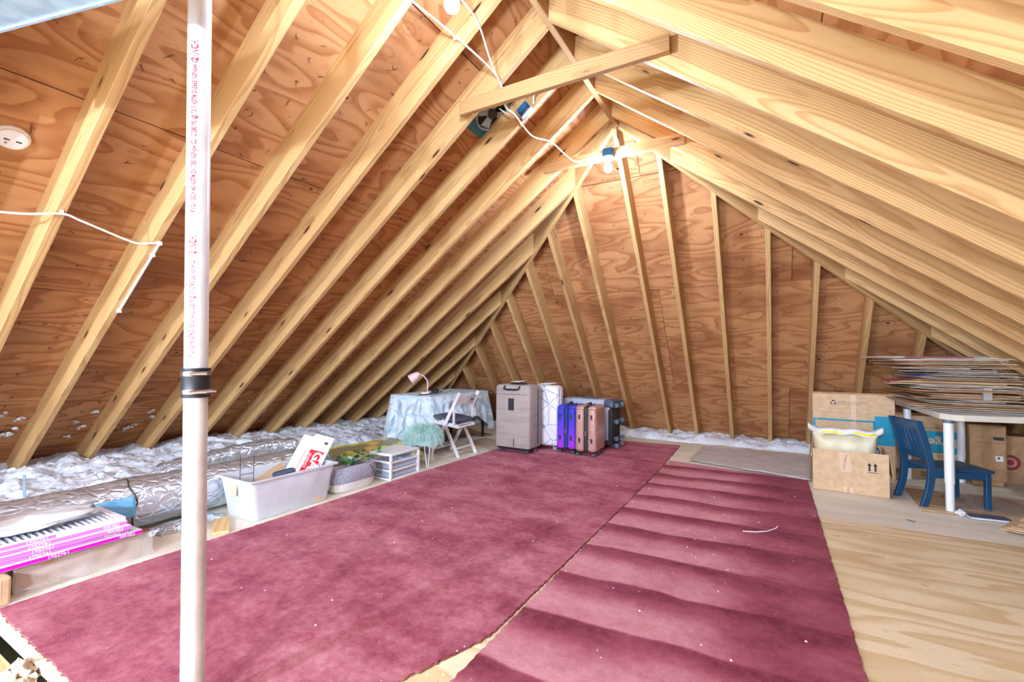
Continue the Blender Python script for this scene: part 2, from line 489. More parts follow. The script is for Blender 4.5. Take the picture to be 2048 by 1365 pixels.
ceiling = struct('ceiling')
def beam(name, p0, p1, w, d, mat='rafter', s0=0., s1=0., upv=(0, 0, 1), parent=None):
    """board whose bottom centre line runs p0 > p1; s0 s1 shift the top edge for plumb cuts"""
    p0, p1 = Vector(p0), Vector(p1); X = (p1 - p0); L = X.length; X.normalize()
    Yv = Vector(upv).cross(X).normalized(); Z = X.cross(Yv)
    c = .004; m = MB(); h = w / 2
    sec = [(-h + c, 0), (h - c, 0), (h, c), (h, d), (-h, d), (-h, c)]
    for xx, sh in ((0, s0), (L, s1)):
        for a, b in sec: m.v.append((xx + sh * b / d, a, b))
    n = 6; m.f += [tuple(reversed(range(n))), tuple(range(n, 2 * n))] + [(i, (i + 1) % n, n + (i + 1) % n, n + i) for i in range(n)]
    mt = Matrix(((X.x, Yv.x, Z.x, p0.x), (X.y, Yv.y, Z.y, p0.y), (X.z, Yv.z, Z.z, p0.z), (0, 0, 0, 1)))
    return m.build(name, mat, parent or ceiling, mtx=mt)

# left rafters (far bottom edge at y), then the jacks on the hip
SP = .453
for k in range(-8, 14):
    y = .916 + SP * k - RW / 2
    xt = XR - .02 if y < YR else XR - (y - YR) * ME / ML - .015
    xb = -5.78
    if xt < xb + .2: continue
    sh = RD * ML
    beam('rafter', (xb, y, zl(xb)), (xt, y, zl(xt)), RW, RD, 'rafter', sh, sh)
for k in range(-10, 11):
    y = 1.768 + SP * k - RW / 2
    xt = XR + .02 if y < YR else XR + (y - YR) * ME / MR + .015
    xb = 3.23
    if xt > xb - .2: continue
    sh = RD * MR
    beam('rafter', (xb, y, zrr(xb)), (xt, y, zrr(xt)), RW, RD, 'rafter', sh, sh)
for x in (-4.44, -4.0, -3.56, -3.13, -2.69, -2.257, -1.824, -1.285, -.913, -.465, -.013, .405, .854, 1.30, 1.75, 2.2, 2.65):
    zt = min(zl(x), zrr(x)) - .01
    yt = YR + (ZR - zt) / ME
    yb = 7.05
    if yt > yb - .15: continue
    beam('rafter', (x, yb, ze(yb)), (x, yt, ze(yt)), RW, RD, 'rafter', RD * ME, RD * ME)
t = 3.5
beam('hip_rafter', (XR - t / ML, YR + t / ME, ZR - t - .02), (XR - .02, YR + .02, ZR - .03), .044, .27, 'rafter', .15, .15)
beam('hip_rafter', (XR + t / MR, YR + t / ME, ZR - t - .02), (XR + .02, YR + .02, ZR - .03), .044, .27, 'rafter', .15, .15)
beam('ridge_board', (XR, YB, ZR - .012), (XR, YR + .03, ZR - .012), .044, .26, 'rafter2')
beam('collar_tie', (-1.91, 2.603, 2.862), (-.475, 2.603, 2.862), .042, .098, 'rafter2')
beam('collar_tie', (-1.90, 3.962, 2.93), (-.605, 3.962, 2.935), .042, .092, 'rafter2')
beam('hanger_block', (-1.275, 1.70, 2.955), (-1.275, 1.70, 3.36), .04, .09, 'rafter2', upv=(0, 1, 0))
beam('collar_tie', (-2.62, -2.4, 2.36), (.10, -2.4, 2.36), .042, .098, 'rafter2')

# plywood sheathing, panel by panel
DL, DR, DE = RD * math.hypot(1, ML), RD * math.hypot(1, MR), RD * math.hypot(1, ME)
fL = lambda x, y: zl(x) + DL
fR = lambda x, y: zrr(x) + DR
fE = lambda x, y: ze(y) + DE
def clip(poly, fn):
    out = []
    for i, p in enumerate(poly):
        q = poly[(i + 1) % len(poly)]; a, b = fn(*p), fn(*q)
        if a >= 0: out.append(p)
        if (a >= 0) != (b >= 0):
            t = a / (a - b); out.append((p[0] + (q[0] - p[0]) * t, p[1] + (q[1] - p[1]) * t))
    return out
def panel(rect, zf, others, X, Yv, name='sheathing_panel'):
    x0, x1, y0, y1 = rect; g = .0025
    poly = [(x0 + g, y0 + g), (x1 - g, y0 + g), (x1 - g, y1 - g), (x0 + g, y1 - g)]
    for f in others:
        poly = clip(poly, lambda x, y, f=f: f(x, y) - zf(x, y))
        if len(poly) < 3: return
    X, Yv = Vector(X).normalized(), Vector(Yv).normalized(); Z = X.cross(Yv)
    if Z.z < 0: Z = -Z; Yv = -Yv
    cx = sum(p[0] for p in poly) / len(poly); cy = sum(p[1] for p in poly) / len(poly); c = Vector((cx, cy, zf(cx, cy)))
    loc = []
    for x, y in poly:
        d = Vector((x, y, zf(x, y))) - c; loc.append((d.dot(X), d.dot(Yv)))
    m = MB().prism(loc, 0, .014)
    mt = Matrix(((X.x, Yv.x, Z.x, c.x), (X.y, Yv.y, Z.y, c.y), (X.z, Yv.z, Z.z, c.z), (0, 0, 0, 1)))
    m.build(name, 'sheath', ceiling, mtx=mt)
rows = [XR + .05, -1.80, -2.89, -3.99, -5.06, -6.1]
for i in range(5):
    st = YB + (0., 1.36)[i % 2] - 1.36
    while st < 7.8:
        panel((rows[i + 1], rows[i], max(st, YB), st + 2.72), fL, (fE, fR), (0, 1, 0), (1, 0, ML)) if st + 2.72 > YB else None
        st += 2.72
rows = [XR - .05, -.9, .19, 1.28, 2.37, 3.55]
for i in range(5):
    st = YB + (.7, 2.06)[i % 2] - 2.72
    while st < 7.8:
        panel((rows[i], rows[i + 1], max(st, YB), st + 2.72), fR, (fE, fL), (0, 1, 0), (1, 0, -MR)) if st + 2.72 > YB else None
        st += 2.72
rows = [YR - .05, 4.72, 5.60, 6.58, 7.45]
for i in range(4):
    st = -6.6 + (0., 1.36)[i % 2]
    while st < 3.8:
        panel((st, st + 2.72, rows[i], rows[i + 1]), fE, (fL, fR), (1, 0, 0), (0, 1, -ME)); st += 2.72

# nail points and torn splinters poking through the sheathing (far too many to pick out singly)
nm = MB()
def splinter(p, n, along):
    across = n.cross(along)
    for k in range(random.choice((1, 2, 2, 3))):
        d = (along * random.uniform(-1, 1) + across * random.uniform(-1, 1)).normalized(); L = random.uniform(.014, .05); b = n.cross(d) * random.uniform(.002, .005)
        nm.poly([p - b, p + b, p + d * L - n * random.uniform(.004, .02), p + n * .004], [(0, 1, 2), (0, 2, 3), (1, 3, 2), (0, 3, 1)])
    if random.random() < .6:
        q = p + Vector((random.uniform(-.01, .01), random.uniform(-.01, .01), 0)); a = along * .0022; b2 = across * .0022
        nm.poly([q - a, q + b2, q + a, q - b2, q - n * .022], [(0, 1, 4), (1, 2, 4), (2, 3, 4), (3, 0, 4)])
nl = Vector((-ML, 0, 1)).normalized(); ne = Vector((0, ME, 1)).normalized()
x = -1.5
while x > -5.5:
    y = .35
    while y < 6.8:
        if random.random() < .5:
            xx, yy = x + random.gauss(0, .018), y + random.uniform(-.07, .07)
            if fL(xx, yy) < fE(xx, yy) - .05: splinter(Vector((xx, yy, fL(xx, yy))), nl, Vector((0, 1, 0)))
        y += .14
    x -= .115
y = 4.6
while y < 6.95:
    x = -4.4
    while x < 2.4:
        if random.random() < .5:
            xx, yy = x + random.uniform(-.07, .07), y + random.gauss(0, .014)
            if fE(xx, yy) < min(fL(xx, yy), fR(xx, yy)) - .05: splinter(Vector((xx, yy, fE(xx, yy))), ne, Vector((1, 0, 0)))
        x += .14
    y += .09
nm.build('nail_splinters', 'splinter', ceiling, kind='stuff')

# rear gable wall (behind the viewer) and the floor
wb = MB().prism([(-5.9, -.3), (3.4, -.3), (3.3, zrr(3.3) + DR), (XR, ZR + .25), (-5.8, zl(-5.8) + DL)], 0, .04)
wbo = wb.build('wall_back', 'drywall', None, (0, YB, 0), (PI / 2, 0, 0)); wbo['kind'] = 'structure'  # unseen wall, its white picked to bounce neutral light

floor = struct('floor')
def fpanel(x0, x1, y0, y1, mat):
    g = .002
    MB().box(x0 + g, x1 - g, y0 + g, y1 - g, -.02, 0).build('plywood_panel', mat, floor)
FY = [.64, 1.6, 4.06, 5.4, 6.78]
for i, (a, b) in enumerate(zip(FY, FY[1:])):
    xs = [-4.3, -3.0, -.3, 2.95] if i % 2 else [-4.3, -1.6, .28, 2.95]
    for c, d in zip(xs, xs[1:]):
        fpanel(c, d, a, b, 'floorply' if (b < 4.1 and d > -.5) else 'floorpale')
fpanel(-1.15, 2.95, -.5, .62, 'floorply'); fpanel(-4.3, -3.2, -.5, .62, 'floorpale')
for a, b in ((-3.2, -1.8), (-1.8, -.5)):
    fpanel(-4.3, -1.2, a, b, 'floorpale'); fpanel(-1.2, 2.95, a, b, 'floorply')
# joists in and beyond the hatch opening
for x in (-3.22, -2.75, -2.28, -1.81, -1.34):
    beam('joist', (x, -.5, -.23), (x, .60, -.23), .046, .2, 'board', parent=floor)
beam('joist', (-3.22, .585, -.225), (-1.15, .585, -.225), .046, .2, 'board', parent=floor)
for x in (-4.42, -4.86, -5.3): beam('joist', (x, -3, -.22), (x, 6.9, -.22), .046, .2, 'board', parent=floor)
MB().box(-5.9, 3.4, YB, 7.4, -.27, -.25).build('ceiling_board_below', 'greenpad', floor)
beam('floor_plank', (-4.22, 2.9, .002), (-4.22, 4.28, .002), .11, .02, 'board', parent=floor)

# ================================================================ INSULATION
def insulation(name, label, x0, x1, y0, y1, step, hf):
    nx, ny = int((x1 - x0) / step), int((y1 - y0) / step); m = MB()
    for j in range(ny + 1):
        for i in range(nx + 1):
            x, y = x0 + (x1 - x0) * i / nx, y0 + (y1 - y0) * j / ny
            h = hf(x, y)
            p = Vector((x * 7, y * 7, 0)); q = Vector((x * 24, y * 24, 3))
            h += .05 * noise.noise(p) + .026 * abs(noise.noise(q)) + .024 * random.random()
            m.v.append((x + random.uniform(-.4, .4) * step, y + random.uniform(-.4, .4) * step, h))
    for j in range(ny):
        for i in range(nx):
            a = j * (nx + 1) + i; m.f.append((a, a + 1, a + nx + 2, a + nx + 1))
    o = m.build(name, 'insul', None, smooth=70); o['kind'] = 'stuff'
    return tag(o, label, 'insulation')
def smst(a, b, v):
    t = max(0, min(1, (v - a) / (b - a))); return t * t * (3 - 2 * t)
def hl(x, y):
    e = smst(-4.2, -4.62, x)
    h = -.12 + e * (.22 + .05 * noise.noise(Vector((y * 1.3, 0, 0)))) + smst(-4.7, -5.5, x) * .07
    if y > 3.0: h -= .05 * smst(3.0, 4.2, y)
    return h
insulation('insulation', 'loose white blown insulation along the left eave behind the ducts', -5.85, -4.16, -.6, 7.0, .019, hl)
def he(x, y): return -.12 + smst(6.45, 6.78, y) * .17 + .03 * noise.noise(Vector((x * 2, 5, 0)))
insulation('insulation', 'loose white blown insulation at the foot of the end slope', -4.16, 2.9, 6.42, 7.25, .019, he)

# tufts caught on the left sheathing
def tuft(p, n, r, seed):
    random.seed(seed); m = MB(); a = n.orthogonal().normalized(); b = n.cross(a)
    for k in range(7):
        c = p + a * random.uniform(-r, r) + b * random.uniform(-r, r) * .6 - n * random.uniform(.01, .03)
        s = r * random.uniform(.25, .6); pts = []
        for i in range(5):
            for j in range(6):
                th, ph = PI * (i + .5) / 5, 2 * PI * j / 6; q = s * random.uniform(.6, 1.2)
                pts.append(c + (a * math.cos(ph) * math.sin(th) + b * math.sin(ph) * math.sin(th) - n * .6 * math.cos(th)) * q)
        m.poly(pts, [(i * 6 + j, i * 6 + (j + 1) % 6, (i + 1) * 6 + (j + 1) % 6, (i + 1) * 6 + j) for i in range(4) for j in range(6)])
    o = m.build('insulation_tuft', 'insul', None, smooth=80)
    tag(o, 'small white insulation tuft stuck to the low left sheathing between rafters', 'insulation', 'insulation tufts on the left sheathing')
for i, (x, y, r) in enumerate(((-5.12, 1.14, .03), (-5.2, 1.25, .03), (-5.35, 1.24, .055), (-5.4, 1.14, .03), (-5.2, 1.7, .035), (-5.38, 1.68, .03), (-5.5, 1.62, .03), (-5.3, 1.62, .02), (-5.24, 2.15, .028),
                              (-5.32, 2.2, .022), (-5.42, 2.1, .02), (-5.38, 2.3, .022), (-5.46, 2.05, .035), (-5.4, 2.55, .03), (-5.3, 2.62, .02), (-5.46, 2.66, .03), (-5.5, 1.35, .03), (-5.2, 3.1, .02), (-5.42, 3.4, .025))):
    tuft(Vector((x, y, fL(x, y))), nl, r, 100 + i)
random.seed(21)

# ================================================================ CARPETS
def carpet(name, label, pts, mat, h=.013, jag=.004, frayed=()):
    out = []
    for i, p in enumerate(pts):
        q = pts[(i + 1) % len(pts)]; d = Vector((q[0] - p[0], q[1] - p[1])); n = max(2, int(d.length / .015)); nrm = Vector((-d.y, d.x)).normalized()
        a = .0045 if i in frayed else jag
        for k in range(n):
            c = Vector(p) + d * (k / n) + nrm * (random.uniform(-a, a) if k else 0); out.append((c.x, c.y))
    t = thing(name, label, 'carpet')
    m = MB().prism(out, h * .35, h); m.build('pile', mat, t)
    MB().prism([(x + random.uniform(-.004, .004), y + random.uniform(-.004, .004)) for x, y in out], .0005, h * .36).build('backing', 'jute', t)
    return t
carpet('carpet', 'large plain burgundy carpet spread over the left half of the floor', [(-2.99, .68), (-1.6, .66), (-1.16, 1.2), (-1.01, 1.62), (-1.0, 2.5), (-.995, 3.645), (-2.99, 3.645)], 'carpet_a', frayed=(0, 1, 2))
carpet('carpet', 'burgundy carpet runner with brushed vacuum tracks beside the bare plywood', [(-.985, .4), (.285, .4), (.29, 5.14), (-.35, 5.22), (-.985, 5.31)], 'carpet_b')
carpet('carpet', 'smaller burgundy carpet piece under the suitcases', [(-2.98, 3.67), (-.995, 3.665), (-1.0, 5.0), (-1.04, 6.3), (-2.9, 6.1), (-2.94, 4.7)], 'carpet_a', h=.014)
# pale film over the far corner of the runner
def sheet(name, label, cat, corners, mat, n=22, amp=.012, z=.02, t=0):
    a, b, c, d = [Vector(p) for p in corners]; m = MB()
    for j in range(n + 1):
        for i in range(n + 1):
            u, v = i / n, j / n; p = (a * (1 - u) + b * u) * (1 - v) + (d * (1 - u) + c * u) * v
            m.v.append((p.x, p.y, z + p.z + amp * abs(noise.noise(Vector((p.x * 6, p.y * 6, 1)))) + amp * .6 * abs(noise.noise(Vector((p.x * 17, p.y * 9, 7))))))
    for j in range(n):
        for i in range(n):
            q = j * (n + 1) + i; m.f.append((q, q + 1, q + n + 2, q + n + 1))
    o = m.build(name, mat, None, smooth=60)
    s = o.modifiers.new('thick', 'SOLIDIFY'); s.thickness = .0012
    return tag(o, label, cat)
sheet('plastic_film', 'grey translucent plastic film over the far end of the carpet runner', 'plastic film', [(-.80, 5.42, 0), (.31, 5.12, 0), (.42, 6.36, 0), (-.76, 6.36, 0)], 'greyfilm')
m = MB().tube([(-.17, 3.39, .02), (-.1, 3.41, .022), (-.03, 3.46, .024), (.02, 3.53, .03), (.03, 3.56, .036)], .0035, 6)
tag(m.build('wire_offcut', 'cord', None, smooth=60), 'short curved white wire offcut lying on the carpet runner', 'wire')
lm = MB()
for _ in range(150):
    x, y = (random.uniform(-2.9, .9), random.uniform(1.2, 5.0)); s = random.uniform(.002, .006); z = .014 if x < .28 else .001
    lm.poly([(x - s, y, z), (x, y - s, z), (x + s, y, z), (x, y + s, z), (x, y, z + s)], [(0, 1, 4), (1, 2, 4), (2, 3, 4), (3, 0, 4), (0, 3, 2, 1)])
o = lm.build('lint_crumbs', 'paper'); o['kind'] = 'stuff'; tag(o, 'tiny white lint crumbs scattered over carpet and floor', 'lint')
# torn padding at the hatch edge
def wad(name, label, cat, c, r, mat, seed, sq=(1, 1, .7), rough=.5):
    m = MB(); n1, n2 = 14, 20
    for i in range(n1 + 1):
        for j in range(n2):
            th, ph = PI * i / n1, 2 * PI * j / n2; d = Vector((math.sin(th) * math.cos(ph), math.sin(th) * math.sin(ph), math.cos(th)))
            k = r * (1 + rough * noise.noise(d * 2.3 + Vector((seed, 0, 0))) + rough * .6 * noise.noise(d * 6 + Vector((0, seed, 0))))
            m.v.append((c[0] + d.x * k * sq[0], c[1] + d.y * k * sq[1], c[2] + d.z * k * sq[2]))
    for i in range(n1):
        for j in range(n2):
            m.f.append((i * n2 + j, i * n2 + (j + 1) % n2, (i + 1) * n2 + (j + 1) % n2, (i + 1) * n2 + j))
    return tag(m.build(name, mat, None, smooth=70), label, cat)
wad('torn_padding', 'larger pale torn fibre wad at the ragged carpet edge by the hatch', 'padding', (-2.38, .60, -.03), .06, 'torn', 3, (1.3, .8, .6), 1.1)
wad('torn_padding', 'smaller pale torn fibre wad in the frame corner by the hatch', 'padding', (-2.22, .57, -.05), .05, 'torn', 9, (1, .8, .9), 1.1)

# ================================================================ VENT PIPE
PX, PY = -1.634, .787
pipe = thing('vent_pipe', 'tall white plastic vent pipe standing on the carpet with black coupling', 'pipe', (PX + .027, PY + .0153, 0), rot=(.0106, -.0187, 0))
PR = .0335
MB().lathe([(PR, .014), (PR, 1.05)], 40).build('lower_pipe', 'pvc_old', pipe, smooth=40)
MB().lathe([(PR, 1.055), (PR, 2.95)], 40).build('upper_pipe', 'pvc', pipe, smooth=40)
cp = MB().lathe([(PR, 1.008), (.041, 1.010), (.042, 1.018), (.0405, 1.02), (.0405, 1.045), (.0405, 1.092), (.042, 1.094), (.042, 1.102), (PR, 1.104)], 40).build('coupling', 'rubber', pipe, smooth=40)
for z in (1.028, 1.086):
    cl = MB().lathe([(.0405, z - .007), (.0428, z - .007), (.0428, z + .007), (.0405, z + .007)], 40).build('hose_clamp', 'steel', pipe, smooth=40)
    q = Matrix.Translation((0, 0, z))
    scr = MB()
    d0 = Vector((.0, -.046, 0)); ax = Vector((.9, .0, 0)).normalized()
    scr.tube([d0 - ax * .012 + Vector((0, 0, z)), d0 + ax * .034 + Vector((0, 0, z))], .006, 10)
    if z < 1.05: scr.tube([d0 + ax * .034 + Vector((0, 0, z)), d0 + ax * .06 + Vector((0, 0, z))], .0045, 6)
    scr.build('clamp_screw', 'steel', cl, rot=(0, 0, math.radians(58)), smooth=40)
def wrapper(z0, ang):
    def w(a, b):
        q = ang - b / PR; return Vector(((PR + .0007) * math.cos(q), (PR + .0007) * math.sin(q), z0 + a))
    return w
# lettering faces the viewer, a little to the left, and reads upward
vd = math.atan2(-PY, -PX) - .38
for zc, s, sz, sxx in ((1.295, 'PVC-1 SCH 40 ASTM D-1785 NSF-pw CL 12 280 PSI @ 73 F ASTM D-2665 NSF-dwv CL', .021, .40), (1.50, '2 INCH', .03, .6), (1.86, 'PVC-1 SCH 40 ASTM D-1785 NSF-pw CL 12 280 PSI @ 73 F ASTM D-2665 NSF-dwv CL', .021, .66), (2.14, '2 INCH', .03, .7)):
    text('pipe_lettering', s, sz, (0, 0, 0), (1, 0, 0), (0, 1, 0), 'redink', pipe, wrap=wrapper(zc, vd), sx=sxx, bold=.03)

# ================================================================ LAMPS, CABLES AND ROOF FITTINGS
def sphere(m, c, r, n=14, sz=1.):
    return m.lathe([(0 if i in (0, n) else r * math.sin(PI * i / n), -r * sz * math.cos(PI * i / n)) for i in range(n + 1)], 20, c)
def bulb_lamp(label, loc, strength, cord=0.):
    t = thing('bulb_lamp', label, 'lamp', loc)
    MB().box(-.045, .045, -.042, .014, .0, .075).build('junction_box', 'boxblue', t, bevel=.006, seg=2)
    MB().lathe([(.02, -.034), (.03, -.03), (.052, -.014), (.054, -.004), (.05, .0), (.0, .001)], 28, (0, -.014, 0)).build('lamp_holder', 'white', t, smooth=40)
    MB().lathe([(.018, -.052), (.019, -.034)], 16, (0, -.014, 0)).build('socket', 'wheel', t, smooth=40)
    if cord: MB().tube([(0, -.014, .07), (0, -.01, .075 + cord)], .005, 8).build('fill_bulb_cord', 'cord', t)  # only the added fill bulbs hang on a cord
    b = MB().lathe([(.0, -.138), (.014, -.136), (.027, -.127), (.034, -.113), (.036, -.099), (.033, -.084), (.025, -.068), (.018, -.052)], 24, (0, -.014, 0))
    b.build('bulb', mat_bulb('glowing_bulb', strength), t, smooth=60)
    return t
bulb_lamp('glowing bulb with blue junction box on the far collar tie', (-1.245, 3.925, 2.935), BULB_FAR)
bulb_lamp('glowing bulb at the top edge above the white cables', (-1.27, 1.665, 2.878), BULB_NEAR)
bulb_lamp('left one of two added fill bulbs hanging on cords behind the viewer', (-2.2, -2.40, 1.75), BULB_FILL, .54)  # unseen pair of bulbs, added to even out the brightness
bulb_lamp('right one of two added fill bulbs hanging on cords behind the viewer', (-.3, -2.40, 1.75), BULB_FILL, .54)

def cable(label, pts, r=.006, name='cable', smooth=True, grp=None):
    P = [Vector(p) for p in pts]; out = []
    for i in range(len(P) - 1):
        p0, p1, p2, p3 = P[max(i - 1, 0)], P[i], P[i + 1], P[min(i + 2, len(P) - 1)]
        for k in range(6):
            t = k / 6; out.append(.5 * ((2 * p1) + (p2 - p0) * t + (2 * p0 - 5 * p1 + 4 * p2 - p3) * t * t + (3 * p1 - p0 - 3 * p2 + p3) * t ** 3))
    out.append(P[-1])
    t = thing(name, label, 'cable')
    MB().tube(out, r, 8).build('sheath', 'cord', t, smooth=60)
    return t
def clipat(t, p):
    MB().box(p[0] - .011, p[0] + .011, p[1] - .006, p[1] + .006, p[2] - .009, p[2] + .012).build('clip', 'white', t, bevel=.002)
c = cable('white cable crossing the left rafters down to the far bulb', [(-1.67, 1.5, 3.03), (-1.655, 1.81, 3.05), (-1.63, 2.12, 3.065), (-1.60, 2.5, 3.06), (-1.585, 2.62, 3.0), (-1.6, 2.70, 2.90), (-1.64, 2.9, 2.95), (-1.70, 3.14, 2.99), (-1.715, 3.36, 2.995), (-1.66, 3.6, 3.035), (-1.6, 3.78, 2.98), (-1.54, 3.88, 2.945), (-1.42, 3.91, 2.965), (-1.29, 3.91, 2.975)])
clipat(c, (-1.635, 2.16, 3.063)); clipat(c, (-1.66, 3.61, 3.032))
c = cable('thinner white cable from the near bulb to the first visible collar tie', [(-1.31, 1.66, 2.88), (-1.38, 1.8, 2.98), (-1.47, 2.0, 3.12), (-1.51, 2.22, 3.15), (-1.57, 2.45, 3.08), (-1.585, 2.57, 3.03)], .005)
c = cable('white cable drooping across the near left rafters', [(-3.27, -.2, 1.83), (-3.275, .2, 1.835), (-3.275, .55, 1.825), (-3.25, .75, 1.84), (-3.205, .893, 1.872), (-3.22, .97, 1.86), (-3.26, 1.10, 1.835), (-3.285, 1.2, 1.815), (-3.30, 1.27, 1.81), (-3.275, 1.36, 1.832)], .006)
clipat(c, (-3.205, .893, 1.878))
t = thing('conduit', 'slim white plastic conduit running down the second left rafter', 'conduit')
MB().tube([(-3.275, 1.362, 1.828), (-3.80, 1.362, 1.432)], .008, 10).build('tube', 'white', t, smooth=50)
for p in ((-3.275, 1.362, 1.828), (-3.36, 1.362, 1.764), (-3.80, 1.362, 1.432)):
    MB().box(p[0] - .011, p[0] + .011, p[1] - .012, p[1] + .012, p[2] - .012, p[2] + .012).build('clip', 'white', t, bevel=.003)

# smoke alarm on the near left sheathing
def on_left(x, y, spin=0.):
    X = Vector((1, 0, ML)).normalized(); Z = -nl; Yv = Z.cross(X)
    p = Vector((x, y, fL(x, y)))
    return Matrix(((X.x, Yv.x, Z.x, p.x), (X.y, Yv.y, Z.y, p.y), (X.z, Yv.z, Z.z, p.z), (0, 0, 0, 1)))
t = thing('smoke_alarm', 'round white smoke alarm on the near left sheathing', 'smoke alarm'); t.matrix_basis = on_left(-3.15, .69)
MB().lathe([(.062, 0), (.064, .006), (.064, .016), (.058, .022)], 36).build('base', 'white', t, smooth=35)
MB().lathe([(.056, .022), (.054, .03), (.042, .036), (.0, .038)], 36).build('cover', 'white', t, smooth=35)
MB().box(-.004, .004, -.03, .03, .034, .0375).build('slot', 'ink', t)
MB().lathe([(.005, .036), (.004, .039), (0, .0395)], 12, (-.02, .02, 0)).build('button', 'wheel', t, smooth=40)

# roof fan with its control box
t = thing('roof_fan', 'teal framed roof vent fan between the left rafters', 'fan'); t.matrix_basis = on_left(-1.93, 3.03)
fr = MB(); R0 = .135
for a0, a1, b0, b1 in ((-.21, .21, -.175, -.135), (-.21, .21, .135, .175), (-.21, -.13, -.135, .135), (.13, .21, -.135, .135)): fr.box(a0, a1, b0, b1, .002, .012)
fr.build('frame', 'teal', t)
MB().lathe([(0, .004), (R0, .004)], 36).build('opening', 'black', t)  # black disc stands in for the shade inside the throat; sheathing is uncut
MB().lathe([(R0, .002), (R0, .03), (R0 + .012, .034), (R0 + .014, .03), (R0 + .004, .002)], 36).build('throat', 'galv', t, smooth=50)
MB().lathe([(.0, .006), (.04, .006), (.04, .04), (.03, .052), (0, .054)], 20).build('motor', 'dark', t, smooth=40)
for k in range(4):
    q = k * PI / 2 + .4; bl = MB(); ca, sa = math.cos(q), math.sin(q)
    def P(r, w, z): return (ca * r - sa * w, sa * r + ca * w, z)
    bl.poly([P(.035, -.02, .01), P(.12, -.045, .008), P(.125, .035, .026), P(.035, .02, .026), P(.035, -.02, .013), P(.12, -.045, .011), P(.125, .035, .029), P(.035, .02, .029)],
            [(0, 1, 2, 3), (7, 6, 5, 4), (0, 4, 5, 1), (1, 5, 6, 2), (2, 6, 7, 3), (3, 7, 4, 0)])
    bl.build('blade', 'galv', t)
for k in range(7):
    MB().tube([(-.06 + k * .02, -.125, .035), (-.06 + k * .02, -.1, .045)], .004, 6).build('fin', 'steel', t)
yk = .916 + SP * 5 - RW     # near face of the sixth left rafter
t = thing('fan_control', 'open metal fan thermostat box with red wire nuts on a rafter face', 'thermostat', (-1.655, yk - .022, 3.075), rot=(0, -math.atan(ML), 0))
bx_ = MB().box(-.055, .055, .0, .022, -.035, .06).build('back_plate', 'steel', t)
for a in ((-.055, -.05, -.035, .06), (.05, .055, -.035, .06), (-.055, .055, -.035, -.03)): MB().box(a[0], a[1], -.035, .0, a[2], a[3]).build('side_wall', 'galv', t)
MB().box(-.045, .045, -.03, .0, .015, .055).build('relay', 'boxblue', t, bevel=.004)
for a, b in ((-.03, -.01), (0., -.015), (.03, -.005), (.015, .0)): MB().lathe([(.008, 0), (.008, .018), (.004, .022)], 10, mtx=Matrix.Rotation(PI / 2, 4, 'X'), c=(a, -.0, b)).build('terminal', 'steel', t, smooth=40)
MB().lathe([(.004, -.02), (.011, .018), (.0, .02)], 10, mtx=Matrix.Rotation(PI / 2, 4, 'Y'), c=(-.08, -.01, .0)).build('wire_nut', 'red', t, smooth=40)
MB().lathe([(.004, -.02), (.011, .018), (.0, .02)], 10, mtx=Matrix.Rotation(PI / 2, 4, 'Y'), c=(-.075, -.012, -.022)).build('wire_nut', 'red', t, smooth=40)
cable('short white cable from the fan control box up to the collar tie', [(-1.59, yk - .02, 3.12), (-1.57, yk - .05, 3.17), (-1.5, yk - .1, 3.2), (-1.45, yk - .16, 3.16)], .006)
cable('thin grey cable between the roof fan and its control box', [(-1.84, 3.02, 3.1), (-1.78, 3.03, 3.05), (-1.72, 3.08, 3.03), (-1.70, yk - .03, 3.03)], .005)

# sheet metal duct overhead, near left
t = thing('sheet_metal_duct', 'pale blue grey sheet metal duct overhead at the top left', 'duct', (-2.19, .44, 2.2), math.atan2(.13, .515))
MB().box(-.5, .75, -.62, 0, 0, .11).build('duct_body', 'galv', t, bevel=.006)
MB().box(-.5, .75, -.008, .004, -.006, .01).build('drive_cleat', 'galv', t, bevel=.002)
for x in (.55, .7):
    MB().box(x - .012, x + .012, -.3, -.297, .1, .62).build('hanger_strap', 'steel', t)

# ================================================================ LEFT SIDE: DUCTS
def foil_duct(name, label, pts, r, n=36, wr=.006, squash=1., cap=True, sub=.035, flex=0.):
    P = [Vector(p) for p in pts]; pts2 = []
    for a, b in zip(P, P[1:]):
        k = max(1, int((b - a).length / sub)); pts2 += [a + (b - a) * (i / k) for i in range(k)]
    pts2.append(P[-1]); m = MB(); N = len(pts2)
    for i, p in enumerate(pts2):
        t_ = (pts2[min(i + 1, N - 1)] - pts2[max(i - 1, 0)]).normalized(); s = Vector((t_.y, -t_.x, 0)).normalized(); u = s.cross(t_)
        rr = r
        if flex: rr = r * (1 + flex * math.sin(i * 1.7))
        e = min(i, N - 1 - i) * sub
        if cap and e < r * .35: rr *= .82 + .18 * math.sqrt(max(0, 1 - (1 - e / (r * .35)) ** 2))
        for k in range(n):
            q = 2 * PI * k / n
            w = wr * noise.noise(Vector((q * 3, p.y * 9, p.x))) + wr * .9 * noise.noise(Vector((q * 8, p.y * 22, 4)))
            m.v.append(tuple(p + (s * math.cos(q) + u * math.sin(q) * squash) * (rr + w)))
    for i in range(N - 1):
        for k in range(n): m.f.append((i * n + k, i * n + (k + 1) % n, (i + 1) * n + (k + 1) % n, (i + 1) * n + k))
    m.f.append(tuple(range(n))); m.f.append(tuple((N - 1) * n + k for k in range(n)))
    t = thing(name, label, 'duct'); m.build('foil_wrap', 'foil', t, smooth=50)
    return t
d = foil_duct('foil_duct', 'long fat silver foil wrapped duct along the left floor edge', [(-3.63, .1, .175), (-3.62, 1.36, .175), (-3.62, 2.84, .165)], .158)
m = MB()
for k in range(13):
    pass
